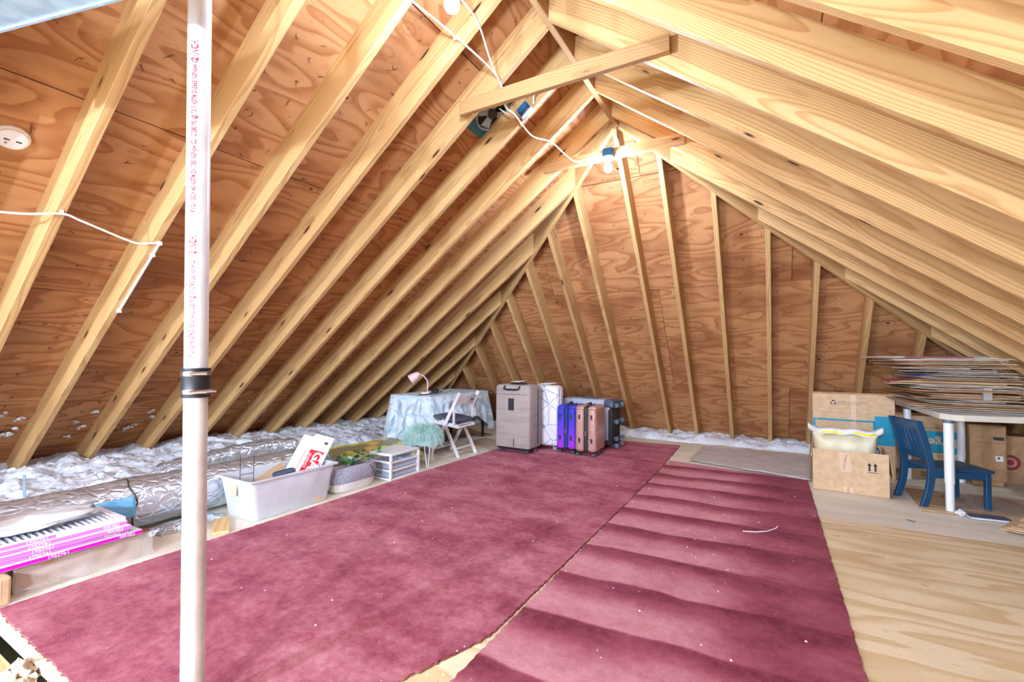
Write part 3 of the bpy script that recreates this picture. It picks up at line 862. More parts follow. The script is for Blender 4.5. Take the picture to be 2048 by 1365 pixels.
seam = [(-3.62 + .1615 * math.cos(q), 1.36 + .012 * math.sin(q * 5), .175 + .1615 * math.sin(q)) for q in [PI * (.75 - k / 12.) for k in range(13)]]
m.tube(seam, .004, 6).build('tape_seam', 'dark', d, smooth=60)
foil_duct('flexible_duct', 'thin crinkled foil flexible duct behind the fat duct', [(-4.45, 1.9, .14), (-4.42, 2.4, .2), (-4.36, 2.8, .225), (-4.27, 3.05, .2)], .085, 24, .01, flex=.07)
foil_duct('flexible_duct', 'narrow foil duct half buried in the left insulation', [(-4.3, 1.25, .10), (-4.28, 1.6, .13), (-4.26, 1.95, .12)], .07, 20, .008)
def foil_pack(label, x0, x1, y0, y1, h, rz=0.):
    m = MB(); n = 12
    for s in (0, 1):
        for j in range(n + 1):
            for i in range(n + 1):
                u, v = i / n, j / n; e = min(u, 1 - u, v, 1 - v); w = noise.noise(Vector((u * 5 + x0 * 9, v * 5, s * 4)))
                z = .002 + (h * (.35 + .65 * smst(0, .2, e)) + w * .012 if s else 0)
                m.v.append((x0 + (x1 - x0) * u + .01 * w, y0 + (y1 - y0) * v + .01 * w, max(z, .001)))
    o = (n + 1) ** 2
    for j in range(n):
        for i in range(n):
            a = j * (n + 1) + i; m.f += [(a, a + n + 1, a + n + 2, a + 1), (o + a, o + a + 1, o + a + n + 2, o + a + n + 1)]
    for i in range(n):
        for a, b in ((i, i + 1), (n * (n + 1) + i, n * (n + 1) + i + 1), (i * (n + 1), (i + 1) * (n + 1)), (i * (n + 1) + n, (i + 1) * (n + 1) + n)): m.f.append((a, b, o + b, o + a))
    tag(m.build('foil_scrap', 'foil', None, smooth=50), label, 'foil')
foil_pack('flat crumpled foil packet on the floor left of the clear tub', -3.455, -3.33, 1.45, 1.83, .05)
foil_pack('crumpled foil scrap beside the white pipe under the duct', -3.46, -3.38, 1.38, 1.52, .03)
beam('x', (-3.43, .9, .002), (-3.43, 1.42, .002), .07, .04, 'redboard')
o = bpy.data.objects['x']; o.parent = None; o.name = 'wood_board'; tag(o, 'reddish brown board lying under the fat foil duct', 'board')
beam('x', (-3.06, 1.66, .002), (-3.30, 1.80, .002), .09, .018, 'board')
o = bpy.data.objects['x']; o.parent = None; o.name = 'wood_board'; tag(o, 'short pale plywood offcut in front of the clear tub', 'board')

o = MB().box(-.012, .012, -.002, .002, 0, .2).build('metal_strap', 'galv', None, (-4.75, 1.19, .06), (.1, .08, .4)); tag(o, 'small grey metal strap standing in the left insulation', 'strap')
# carton in film with furnace filters on top
t = thing('film_wrapped_carton', 'brown carton in clear plastic film under the furnace filters', 'box', (-3.27, 1.02, 0), 0)
MB().box(-.15, .155, -.26, .24, .002, .118).build('carton', 'card2', t, bevel=.004)
fm = MB(); n = 26
for j in range(9):
    for i in range(n + 1):
        u = i / n; y = -.27 + .56 * u; v = j / 8; x = .162 + .014 * noise.noise(Vector((u * 7, v * 3, 1))) + .05 * max(0, .25 - v) * 4 * .5; z = .004 + .128 * v
        fm.v.append((x, y, z))
for j in range(8):
    for i in range(n): a = j * (n + 1) + i; fm.f.append((a, a + 1, a + n + 2, a + n + 1))
fo = fm.build('film', 'film', t, smooth=60); sm = fo.modifiers.new('t', 'SOLIDIFY'); sm.thickness = .001
t = thing('small_carton', 'small tan carton with rounded edges at the far left edge', 'box', (-3.12, .60, 0), .06)
MB().box(-.12, .10, -.14, .125, .001, .128).build('carton', 'card', t, bevel=.012, seg=3)
quad('tape_strip', (.1006, .06, .07), (0, 1, 0), (0, 0, 1), .06, .09, 'tape', t)
names = ['lowest furnace filter, darkest magenta edge, jutting out to the right', 'second furnace filter from the bottom of the magenta stack', 'middle furnace filter of the magenta stack', 'second furnace filter from the top of the magenta stack', 'topmost furnace filter with the white edge and white face']
for i in range(5):
    t = thing('furnace_filter', names[i], 'filter', (-3.27 + (.0, -.012, -.004, -.016, -.02)[i], .86 + (.06, .0, .01, -.005, -.01)[i], .134 + i * .0225), (.02, .0, -.015, .01, .0)[i], 'furnace filters in the magenta stack')
    w, l, h = .36, .66, .0215; m = MB()
    for a in ((-w / 2, w / 2, -l / 2, -l / 2 + .03), (-w / 2, w / 2, l / 2 - .03, l / 2), (-w / 2, -w / 2 + .03, -l / 2 + .03, l / 2 - .03), (w / 2 - .03, w / 2, -l / 2 + .03, l / 2 - .03)): m.box(*a, 0, h)
    m.build('frame', 'filter' if i == 4 else 'filter', t)
    m = MB()
    for k in range(24):
        y0 = -l / 2 + .03 + k * (l - .06) / 24; dy = (l - .06) / 24; a, b = w / 2 - .03, .003
        m.poly([(-a, y0, b), (a, y0, b), (a, y0 + dy / 2, h - .003), (-a, y0 + dy / 2, h - .003), (-a, y0 + dy, b), (a, y0 + dy, b)], [(0, 1, 2, 3), (3, 2, 5, 4)])
    m.build('pleats', 'pleat', t)
    if i < 4: quad('edge_print', (w / 2, 0, h / 2), (0, 1, 0), (0, 0, 1), l, h - .003, 'magenta' if i == 0 else 'lilac', t)
    else: quad('edge_print', (w / 2, -l * .18, h / 2), (0, 1, 0), (0, 0, 1), l * .5, h - .006, 'lilac', t)
    text('edge_lettering', 'Filtrete', .024, (w / 2 + .0008, l / 2 - .07, h / 2), (0, -1, 0), (0, 0, -1), 'paper', t, bold=.02)
    text('edge_lettering', '14x25x1', .024, (w / 2 + .0008, -.02, h / 2), (0, -1, 0), (0, 0, -1), 'paper', t, bold=.02)
wad('plastic_bag', 'white translucent plastic bag at the left edge above the filters', 'bag', (-3.26, .60, .33), .085, 'bag', 4, (1.2, .85, .95), .35)
wad('plastic_bag', 'crumpled pale blue white plastic bag lying over the furnace filters', 'bag', (-3.31, .84, .283), .1, 'bag', 14, (1.35, 2.7, .38), .3)
b = MB(); n = 16
for j in range(n + 1):
    for i in range(n + 1):
        u, v = i / n, j / n; y = .98 + .38 * u + .01 * noise.noise(Vector((u * 4, v * 4, 0))); q = -.25 + .75 * v; r = .172 + .008 * noise.noise(Vector((u * 9, v * 9, 3)))
        b.v.append((-3.62 + r * math.cos(q), y, .175 + r * math.sin(q)))
for j in range(n):
    for i in range(n): a = j * (n + 1) + i; b.f.append((a, a + 1, a + n + 2, a + n + 1))
o = b.build('plastic_sheet', 'bluebag', None, smooth=60); o.modifiers.new('t', 'SOLIDIFY').thickness = .001
tag(o, 'light blue plastic sheet clinging to the fat duct behind the filters', 'plastic sheet')

# ================================================================ LEFT SIDE: TUB, BASKET, DRAWERS
t = thing('storage_tub', 'open translucent plastic storage tub with boards sticking out', 'storage tub', (-3.245, 2.19, 0))
def tub_mesh(w0, l0, w1, l1, h, th=.004):
    m = MB(); seg = 5; lv = [(0.002, w0, l0), (.02, w0 + .012, l0 + .012), (h * .3, w0 + (w1 - w0) * .35, l0 + (l1 - l0) * .35), (h, w1, l1)]
    inner = [(h, w1 - 2 * th, l1 - 2 * th), (.008, w0 - 2 * th + .01, l0 - 2 * th + .01)]
    n = 4 * (seg + 1)
    for z, w, l in lv + inner:
        r = .045
        for cx, cy, a0 in ((w / 2 - r, l / 2 - r, 0), (-w / 2 + r, l / 2 - r, PI / 2), (-w / 2 + r, -l / 2 + r, PI), (w / 2 - r, -l / 2 + r, 1.5 * PI)):
            for k in range(seg + 1): q = a0 + PI / 2 * k / seg; m.v.append((cx + r * math.cos(q), cy + r * math.sin(q), z))
    K = len(lv) + len(inner)
    for l in range(K - 1):
        for k in range(n): m.f.append((l * n + k, l * n + (k + 1) % n, (l + 1) * n + (k + 1) % n, (l + 1) * n + k))
    m.f.append(tuple(reversed(range(n)))); m.f.append(tuple((K - 1) * n + k for k in range(n)))
    return m
tub_mesh(.33, .60, .39, .70, .285).build('tub_body', 'tub', t, smooth=40)
rim = MB()
for a, b in (((.20, -.355, .28), (.20, .355, .28)), ((-.20, -.355, .28), (-.20, .355, .28)), ((-.2, -.355, .28), (.2, -.355, .28)), ((-.2, .355, .28), (.2, .355, .28))): rim.bar(a, b, .014, .016)
rim.build('rim', 'tub', t, bevel=.004, seg=2)
quad('tape_label', (-.02, -.348, .205), (1, 0, 0), (0, .06, 1), .1, .07, 'tape', t)
quad('tape_label', (.176, .2, .03), (0, 1, 0), (.1, 0, 1), .06, .04, 'tape', t)
# leaning white panel box in the tub
t = thing('white_panel_box', 'flat white panel box with red lettering leaning out of the clear tub', 'box', (-3.26, 2.26, .05))
Rv = Vector((.82, .36, -.20)).normalized(); Uv = Vector((0, .6, .8)); Uv = (Uv - Rv * Uv.dot(Rv)).normalized(); Nv = Rv.cross(Uv)
mt = Matrix(((Rv.x, Uv.x, Nv.x, 0), (Rv.y, Uv.y, Nv.y, 0), (Rv.z, Uv.z, Nv.z, 0), (0, 0, 0, 1)))
sub = MB().prism([(-.13, 0), (.13, 0), (.13, .53), (-.03, .53), (-.05, .50), (-.13, .50)], -.018, 0).build('panel', 'paper', t, mtx=mt, bevel=.002)
def pp(a, b): return Rv * a + Uv * b + Nv * .0008
quad('red_block', pp(.045, .30), Rv, Uv, .12, .19, 'red', t)
text('lettering', 'GAF', .105, pp(.065, .29) + Nv * .001, -Uv, Rv, 'paper', t, bold=.03)
text('lettering', 'ENERGY', .034, pp(.0, .30) + Nv * .001, -Uv, Rv, 'paper', t)
quad('red_line', pp(-.05, .27), Rv, Uv, .004, .22, 'red', t)
quad('torn_slot', pp(.085, .47), Rv, Uv, .03, .02, 'ink', t)
quad('grey_strip', pp(.118, .27), Rv, Uv, .008, .07, 'wheel', t)
t = thing('card_sheet', 'tan card flap standing inside the clear tub', 'cardboard', (-3.345, 2.16, .17))
MB().poly([(0, -.2, 0), (0, .12, .0), (0, .12, .14), (0, .02, .11), (.004, -.2, 0), (.004, .12, 0), (.004, .12, .14), (.004, .02, .11)], [(0, 1, 2, 3), (7, 6, 5, 4), (0, 4, 5, 1), (1, 5, 6, 2), (2, 6, 7, 3), (3, 7, 4, 0)]).build('flap', 'card', t)
o = MB().stack(.05, .16, [(0, .01), (.008, 0), (.03, 0), (.04, .012)], .02).build('dark_pouch', 'bookblue', None, (-3.22, 2.2, .235), (.12, .2, -.3), smooth=40)
tag(o, 'small dark blue pouch inside the clear tub', 'pouch')
t = thing('wire_stand', 'thin dark wire H frame standing in the clear tub', 'wire frame', (-3.33, 1.98, .12))
MB().tube([(0, -.05, 0), (0, -.05, .29)], .0022, 6).build('upright', 'dark', t)
MB().tube([(0, .05, 0), (0, .05, .285)], .0022, 6).build('upright', 'dark', t)
MB().tube([(0, -.05, .16), (0, .05, .155)], .0022, 6).build('crossbar', 'dark', t)

# fabric basket with garland
t = thing('fabric_basket', 'low grey felt basket with white canvas base and rope handle', 'basket', (-3.235, 2.80, 0), -.04)
def basket_loop(w, l, z, wob, ph):
    P = []
    for k in range(48):
        q = 2 * PI * k / 48; c_, s_ = math.cos(q), math.sin(q); e = .55
        P.append((w / 2 * abs(c_) ** e * (1 if c_ > 0 else -1) + wob * math.sin(3 * q + ph), l / 2 * abs(s_) ** e * (1 if s_ > 0 else -1) + wob * math.cos(2 * q), z + wob * 1.4 * math.sin(2 * q + 1 + ph)))
    return P
def loft(loops, name, mat, parent, capb=False, **k):
    m = MB(); n = len(loops[0])
    for L in loops: m.v += L
    for i in range(len(loops) - 1):
        for j in range(n): m.f.append((i * n + j, i * n + (j + 1) % n, (i + 1) * n + (j + 1) % n, (i + 1) * n + j))
    if capb: m.f.append(tuple(reversed(range(n))))
    return m.build(name, mat, parent, smooth=60, **k)
loft([basket_loop(.30, .40, .003, 0, 0), basket_loop(.33, .43, .03, .0, 0), basket_loop(.345, .445, .085, .003, 0)], 'canvas_base', 'canvas', t, True)
loft([basket_loop(.347, .447, .08, .003, 0), basket_loop(.375, .475, .13, .006, .4), basket_loop(.36, .46, .18, .008, .6), basket_loop(.335, .44, .205, .01, .6), basket_loop(.31, .41, .2, .01, .6), basket_loop(.34, .43, .10, .004, 0)], 'felt_wall', 'felt', t)
MB().tube([(.06, -.225, .16), (.09, -.245, .13), (.1, -.25, .08), (.07, -.245, .035), (.02, -.235, .02)], .008, 8).build('rope_handle', 'canvas', t, smooth=60)
MB().tube([(.186, .1, .2), (.193, .14, .14), (.185, .17, .09)], .003, 6).build('cord', 'ink', t)
loft([basket_loop(.3, .4, .14, .01, .2), [(0, 0, .16)] * 48], 'lining', 'canvas', t)
t = thing('leaf_garland', 'green leafy artificial garland lying in the grey basket', 'garland', (-3.235, 2.86, .165))
random.seed(5)
for k in range(60):
    y = random.uniform(-.12, .24); x = random.uniform(-.12, .1); z = .03 + random.uniform(0, .05) + max(0, y - .1) * .35
    a, tl = random.uniform(0, 2 * PI), random.uniform(-.3, .9); L = random.uniform(.045, .07); w = L * .42
    d_ = Vector((math.cos(a) * math.cos(tl), math.sin(a) * math.cos(tl), math.sin(tl))); s_ = d_.cross(Vector((0, 0, 1))).normalized(); nn = s_.cross(d_); p = Vector((x, y, z))
    MB().poly([p, p + d_ * L * .5 + s_ * w, p + d_ * L, p + d_ * L * .5 - s_ * w, p + d_ * L * .5 - nn * .006, p + d_ * L * .5 + nn * .002], [(0, 1, 4), (1, 2, 4), (2, 3, 4), (3, 0, 4), (1, 0, 5), (2, 1, 5), (3, 2, 5), (0, 3, 5)]).build('leaf', 'paleleaf' if k % 3 == 0 else 'leaf', t)
random.seed(31)

# printed board lying flat
t = thing('printed_board', 'flat glossy yellow printed board lying behind the basket', 'board', (-3.83, 3.62, .082), rot=(0, .22, -.10))
MB().prism([(-.24, -.52), (-.17, -.58), (.34, -.50), (.345, .48), (.3, .52), (-.23, .5)], .002, .03).build('board', 'poster', t, bevel=.004)
o = MB().stack(.13, .9, [(0, .0), (.02, 0)], .02).build('long_strip', 'greyfilm', None, (-4.21, 3.35, .022), (0, 0, -.02)); tag(o, 'long grey plastic wrapped strip by the insulation', 'strip')

# small drawer unit
t = thing('drawer_unit', 'small white plastic frame with two translucent drawers', 'drawer unit', (-3.165, 3.32, 0))
W2, L2, H2 = .14, .20, .245
MB().stack(2 * W2, 2 * L2, [(H2 - .022, .004), (H2 - .016, 0), (H2 - .006, 0), (H2, .006)], .02).build('top_panel', 'white', t, smooth=35)
for sx in (-1, 1):
    for sy in (-1, 1): MB().box(sx * W2 - (.022 if sx > 0 else 0), sx * W2 + (0 if sx > 0 else .022), sy * L2 - (.026 if sy > 0 else 0), sy * L2 + (0 if sy > 0 else .026), .002, H2 - .015).build('post', 'white', t, bevel=.004)
for z in (.012, .09, .165):
    for sx in (-1, 1): MB().box(sx * (W2 - .008) - .005, sx * (W2 - .008) + .005, -L2 + .02, L2 - .02, z - .009, z + .009).build('rail', 'white', t)
    for sy in (-1, 1): MB().box(-W2 + .02, W2 - .02, sy * (L2 - .008) - .005, sy * (L2 - .008) + .005, z - .009, z + .009).build('rail', 'white', t)
for z in (.022, .1):
    m = MB(); a, b, h, th = W2 - .02, L2 - .02, .058, .003
    m.box(-a, a, -b, b, z, z + th); m.box(-a, -a + th, -b, b, z, z + h); m.box(a - th, a, -b, b, z, z + h); m.box(-a, a, -b, -b + th, z, z + h); m.box(-a, a, b - th, b, z, z + h)
    m.build('drawer', 'drawer', t)

# fur stool
t = thing('fur_stool', 'round stool with mint green shaggy fur seat and white hairpin legs', 'stool', (-3.19, 3.76, 0))
MB().lathe([(.0, .27), (.13, .27), (.155, .30), (.155, .34), (.13, .375), (.07, .39), (0, .393)], 28).build('seat', 'fur', t, smooth=60)
fm = MB()
for k in range(9000):
    if random.random() < .55:
        r = .155 * math.sqrt(random.random()); q = random.uniform(0, 2 * PI); base = Vector((r * math.cos(q), r * math.sin(q), .393 - .06 * (r / .155) ** 4)); d_ = Vector((math.cos(q) * (.5 + r * 3), math.sin(q) * (.5 + r * 3), .75 - r * 3))
    else:
        q = random.uniform(0, 2 * PI); z = random.uniform(.28, .36); base = Vector((.155 * math.cos(q), .155 * math.sin(q), z)); d_ = Vector((math.cos(q), math.sin(q), random.uniform(-1.1, .0)))
    d_ = (d_ + Vector((random.gauss(0, .35), random.gauss(0, .35), random.gauss(0, .3)))).normalized(); L = random.uniform(.045, .095); s_ = d_.cross(Vector((random.gauss(0, 1), random.gauss(0, 1), random.gauss(0, 1)))).normalized() * .0016
    mid = base + d_ * L * .55; tip = base + d_ * L * .9 - Vector((0, 0, L * .35))
    fm.poly([base - s_, base + s_, mid + s_, mid - s_, tip], [(0, 1, 2, 3), (3, 2, 4)])
o = fm.build('fur', 'fur', t, kind='stuff')
for k in range(3):
    q = k * 2 * PI / 3 - .55; ca, sa = math.cos(q), math.sin(q)
    MB().tube([(.12 * ca - .035 * sa, .12 * sa + .035 * ca, .28), (.145 * ca - .008 * sa, .145 * sa + .008 * ca, .012), (.147 * ca, .147 * sa, .005), (.145 * ca + .008 * sa, .145 * sa - .008 * ca, .012), (.12 * ca + .035 * sa, .12 * sa - .035 * ca, .28)], .0065, 8).build('leg', 'chairwhite', t, smooth=60)

# ================================================================ CLOTH COVERED DESK
TX0, TX1, TY0, TY1, TZ = -4.20, -3.56, 4.32, 5.58, .655
t = thing('desk', 'small dark desk hidden under the fern print tablecloth', 'desk', ((TX0 + TX1) / 2, (TY0 + TY1) / 2, 0))
hw, hl_ = (TX1 - TX0) / 2, (TY1 - TY0) / 2
MB().box(-hw, hw, -hl_, hl_, TZ - .03, TZ).build('desk_top', 'dark', t, bevel=.003)
for sx in (-1, 1):
    for sy in (-1, 1): MB().box(sx * (hw - .04) - .014, sx * (hw - .04) + .014, sy * (hl_ - .05) - .014, sy * (hl_ - .05) + .014, .002, TZ - .03).build('leg', 'dark', t)
MB().bar((-hw + .04, -hl_ + .05, .1), (-hw + .04, hl_ - .05, .1), .02, .02).build('stretcher', 'dark', t)
m = MB(); m.uv = []
cxm, cym = (TX0 + TX1) / 2, (TY0 + TY1) / 2
per = []
def addseg(a, b, nrm, n):
    for k in range(n): per.append((Vector(a) + (Vector(b) - Vector(a)) * (k / n), Vector(nrm)))
addseg((hw, -hl_), (hw, hl_), (1, 0), 60); addseg((hw, hl_), (-hw, hl_), (0, 1), 30); addseg((-hw, hl_), (-hw, -hl_), (-1, 0), 60); addseg((-hw, -hl_), (hw, -hl_), (0, -1), 36)
# blend normals at the corners
NP = len(per); nr = []
for i in range(NP):
    a = Vector((0, 0))
    for k in range(-3, 4): a += per[(i + k) % NP][1]
    nr.append(a.normalized())
slen = [0.]
for i in range(1, NP): slen.append(slen[-1] + (per[i][0] - per[i - 1][0]).length)
rowsn = 26
for j in range(rowsn + 1):
    for i in range(NP):
        p, n_ = per[i][0], nr[i]; y = p.y + hl_; x = p.x
        if j <= 4:
            f = (.0, .4, .8, .97, 1.)[j]; q = p * f; z = TZ + .004 + .004 * noise.noise(Vector((q.x * 9, q.y * 9, 0))); m.v.append((q.x + n_.x * .006 * (j == 4), q.y + n_.y * .006 * (j == 4), z - (.004 if j == 4 else 0)))
            m.uv.append((q.x + 2.0, q.y + 3.0))
        else:
            v = (j - 4) / (rowsn - 4)
            if per[i][1].x > .5:      # front: gathered in the middle, dipping at the far corner
                hem = .05 + .36 * smst(0., .16, y) - .06 * smst(.4, .8, y) - .24 * smst(.85, 1.26, y)
            elif per[i][1].y > .5: hem = .12 + .18 * smst(0, .5, abs(x - hw))
            elif per[i][1].x < -.5: hem = .25
            else: hem = .035 + .05 * smst(-hw, hw, x)
            drop = (TZ - hem) * v; s = slen[i]
            wave = math.sin(s * 26 + 1.2 * math.sin(s * 5)) * .5 + .35 * math.sin(s * 47 + .7) + .3 * noise.noise(Vector((s * 6, v * 2, 0)))
            off = .008 + v * .075 + (wave * .034 + .02) * smst(0, .7, v) * (1.15 if per[i][1].y < -.5 else 1)
            if per[i][1].x > .5 and y < .85: off += .035 * math.sin(v * PI * 2.2) * smst(.08, .3, y) * (1 - smst(.7, .9, y))
            m.v.append((p.x + n_.x * off, p.y + n_.y * off, max(TZ - drop - .002 + .006 * wave * v, .012)))
            m.uv.append((s + 5. + per[i][1].y * 1.1, drop * 1.0 + 1.3))
for j in range(rowsn):
    for i in range(NP):
        a, b = j * NP + i, j * NP + (i + 1) % NP; m.f.append((a, b, b + NP, a + NP))
for k, (v_) in enumerate(m.v): m.v[k] = (v_[0] + cxm, v_[1] + cym, v_[2])
o = m.build('tablecloth', 'cloth', None, smooth=70); o.modifiers.new('t', 'SOLIDIFY').thickness = .002
tag(o, 'pale blue tablecloth with fern print draped over the small desk', 'tablecloth')

# pink gooseneck lamp
t = thing('desk_lamp', 'pale pink gooseneck desk lamp on the fern print tablecloth', 'lamp', (-3.79, 4.50, TZ + .008), -.35)
MB().lathe([(.058, .0), (.062, .004), (.062, .022), (.055, .032), (.02, .036), (0, .036)], 28).build('base', 'pinklamp', t, smooth=40)
MB().tube([(0, .02, .03), (0, .03, .12), (-.005, .02, .18), (-.02, -.02, .23), (-.03, -.07, .255), (-.035, -.10, .25)], .0075, 10).build('gooseneck', 'pinklamp', t, smooth=60)
ax = Vector((-.25, -.72, -.55)).normalized(); s_ = ax.orthogonal().normalized(); u_ = ax.cross(s_)
mt = Matrix(((s_.x, u_.x, ax.x, -.035), (s_.y, u_.y, ax.y, -.095), (s_.z, u_.z, ax.z, .255), (0, 0, 0, 1)))
MB().lathe([(.0, -.018), (.022, -.016), (.036, .005), (.05, .04), (.058, .085), (.062, .115), (.059, .115), (.052, .08), (.03, .02), (0, .01)], 28).build('shade', 'pinklamp', t, mtx=mt, smooth=50)
MB().lathe([(0, .02), (.02, .03), (.028, .06), (.02, .085), (0, .09)], 16).build('bulb', 'white', t, mtx=mt, smooth=50)
t = thing('power_cord', 'coil of black cord beside the pink lamp', 'cord', (-3.72, 4.56, TZ + .014))
cp_ = []
for k in range(70):
    q = k * .55; r = .03 + .02 * math.sin(k * .9); cp_.append((r * math.cos(q) + .02 * math.sin(k * .13), r * math.sin(q) * 1.5 + k * .0012, .008 + .045 * abs(math.sin(k * .21))))
MB().tube(cp_, .0045, 6).build('cord_coil', 'lampblack', t, smooth=60)
MB().tube([(-.02, -.25, .002), (-.01, -.16, .002), (0, -.08, .003), (.01, .0, .01)], .005, 6).build('cord_tail', 'lampblack', t, smooth=60)

# white folding chair: faces the desk (-x)
t = thing('folding_chair', 'white wooden folding chair with grey cushion facing the draped desk', 'chair', (-3.24, 4.38, 0))
for s in (-1, 1):
    y = s * .19
    MB().bar((-.20, y, .004), (.20, y, .735), .022, .04).build('back_leg', 'chairwhite', t, bevel=.004)
    MB().bar((.185, y * .9, .004), (-.05, y * .9, .42), .022, .036).build('front_leg', 'chairwhite', t, bevel=.004)
    MB().bar((-.21, y * .82, .385), (.17, y * .82, .345), .022, .034).build('seat_rail', 'chairwhite', t, bevel=.004)
    MB().bar((.12, y * .97, .37), (.12, y * .97, .575), .018, .03).build('support_strut', 'chairwhite', t, bevel=.004)
for x, z, yy in ((-.165, .075, .19), (.135, .10, .17), (-.2, .385, .155), (.165, .345, .155)): MB().bar((x, -yy, z), (x, yy, z), .02, .02).build('crossbar', 'chairwhite', t, bevel=.003)
for k in range(5): MB().bar((-.17 + k * .075, -.16, .402 - k * .008), (-.17 + k * .075, .16, .402 - k * .008), .05, .012).build('seat_slat', 'chairwhite', t, bevel=.003)
m = MB(); n = 10
for j in (0, 1):
    for i in range(n + 1):
        y = -.185 + .37 * i / n; bow = .022 * math.sin(PI * i / n)
        for zz, xx in ((.60, .125), (.695, .175)): m.v.append((xx + bow + j * .014, y, zz))
for i in range(n):
    a = i * 2; o_ = 2 * (n + 1); m.f += [(a, a + 1, a + 3, a + 2), (o_ + a, o_ + a + 2, o_ + a + 3, o_ + a + 1), (a, a + 2, o_ + a + 2, o_ + a), (a + 1, o_ + a + 1, o_ + a + 3, a + 3)]
m.f += [(0, o_, o_ + 1, 1), (2 * n, 2 * n + 1, o_ + 2 * n + 1, o_ + 2 * n)]
b_ = m.build('backrest', 'chairwhite', t, smooth=40)
MB().tube([(.16 + .03, .055, .648), (.175 + .03, .055, .651)], .014, 12).build('grip_hole', 'cushion', b_)
t = thing('seat_cushion', 'grey tied cushion on the white folding chair', 'cushion', (-3.265, 4.38, .405), rot=(0, .105, 0))
m = MB().stack(.38, .36, [(0.004, .02), (.012, .004), (.024, 0), (.036, .006), (.043, .03), (.045, .09)], .05); m.build('pad', 'cushion', t, smooth=60)
for s in (-1, 1): MB().box(.165, .2, s * .15 - .02, s * .15 + .02, .0, .03).build('tie', 'black', t, bevel=.004)

# ================================================================ SUITCASES
def wheel_set(t, w, d, mat='wheel', zt=.055, inset=.05, r=.024):
    for sx in (-1, 1):
        for sy in (-1, 1):
            x, y = sx * (w / 2 - inset), sy * (d / 2 - inset)
            wh = MB()
            for k in (-1, 1): wh.tube([(x + k * .006, y, r + .002), (x + k * .017, y, r + .002)], r, 16)
            wo = wh.build('wheel', mat, t, smooth=40)
            MB().lathe([(.022, zt), (.02, zt - .012), (.008, zt - .02), (.006, r)], 12, (x, y, 0)).build('wheel_fork', 'black', wo, smooth=40)
ZC = .014   # carpet top
t = thing('suitcase', 'tall grey tweed fabric suitcase with dark top handle', 'suitcase', (-2.665, 4.88, ZC), -.02)
w, d, h0, h1 = .47, .31, .055, .80
MB().stack(w, d, [(h0, .02), (h0 + .012, .004), (h0 + .03, 0), (h1 - .035, .0), (h1 - .012, .01), (h1, .035)], .035).build('body', 'tweed', t, smooth=40)
MB().stack(w - .01, d - .01, [(h0 - .012, .01), (h0 + .006, .004)], .035).build('base_tray', 'black', t)
for y in (-.06, .145):
    m = MB()
    for a, b in (((w / 2 + .001, y, h0 + .03), (w / 2 + .001, y, h1 - .05)),): m.bar(a, b, .008, .012, (1, 0, 0))
    m.build('piping', 'tweedtrim', t, bevel=.003)
MB().bar((w / 2 + .002, .06, h0 + .04), (w / 2 + .002, .06, h1 - .05), .02, .006, (1, 0, 0)).build('zip', 'black', t)
MB().box(-w / 2 + .005, w / 2 - .03, -d / 2 - .003, -d / 2 + .004, h1 - .115, h1 - .108).build('seam', 'tweedtrim', t)
MB().stack(.075, .006, [(0, 0), (.14, 0)], .003).build('badge', 'darkfabric', t, (-.01, -d / 2 - .003, .50))
MB().tube([(-.1, -d / 2 + .005, h1 - .015), (-.1, -d / 2 - .02, h1 - .045), (-.06, -d / 2 - .03, h1 - .055), (.06, -d / 2 - .03, h1 - .055), (.1, -d / 2 - .02, h1 - .045), (.1, -d / 2 + .005, h1 - .015)], .012, 10).build('handle', 'black', t, smooth=60)
MB().box(-.07, .1, -.07, .05, h1 - .004, h1 + .018).build('handle_cup', 'black', t, bevel=.006)
m = MB(); 
for k in range(3): m.bar((-.08 + k * .05, -.06 + k * .02, h1 + .03), (.02 + k * .05, .02 - k * .02, h1 + .04 + .006 * k), .045, .003)
m.build('luggage_tag', 'paper', t)
MB().tube([(.03, -d / 2 - .004, h0 + .02), (.032, -d / 2 - .006, h0 + .12)], .004, 6).build('strap_loop', 'black', t)
wheel_set(t, w, d)
hub = MB().tube([(w / 2 + .003, -.02, .03), (w / 2 + .008, -.02, .03)], .022, 20).build('side_wheel_cover', 'steel', t, smooth=40)

t = thing('suitcase', 'white hard suitcase with thin geometric line pattern', 'suitcase', (-2.435, 5.20, ZC), 0)
w, d, h0, h1 = .38, .2, .05, .785
MB().stack(w, d, [(h0, .03), (h0 + .02, .006), (h0 + .045, 0), (h1 - .05, 0), (h1 - .018, .008), (h1, .035)], .05, 7).build('shell', 'lines', t, smooth=40)
MB().bar((w / 2 + .001, 0, h0 + .05), (w / 2 + .001, 0, h1 - .05), .016, .006, (1, 0, 0)).build('zip', 'white', t)
MB().tube([(.09, -d / 2 - .004, .25), (.09, -d / 2 - .005, h1 - .12), (.07, -d / 2 - .004, h1 - .08), (.02, -d / 2 - .003, h1 - .075)], .005, 6).build('piping', 'white', t)
m = MB()
for k in range(3): m.bar((-.1 + k * .04, -.05, h1 + .012 + .006 * k), (.06 + k * .03, -.03 + .02 * k, h1 + .012 + .008 * k), .05, .004)
m.build('luggage_tag', 'paper', t)
wheel_set(t, w, d, 'white')

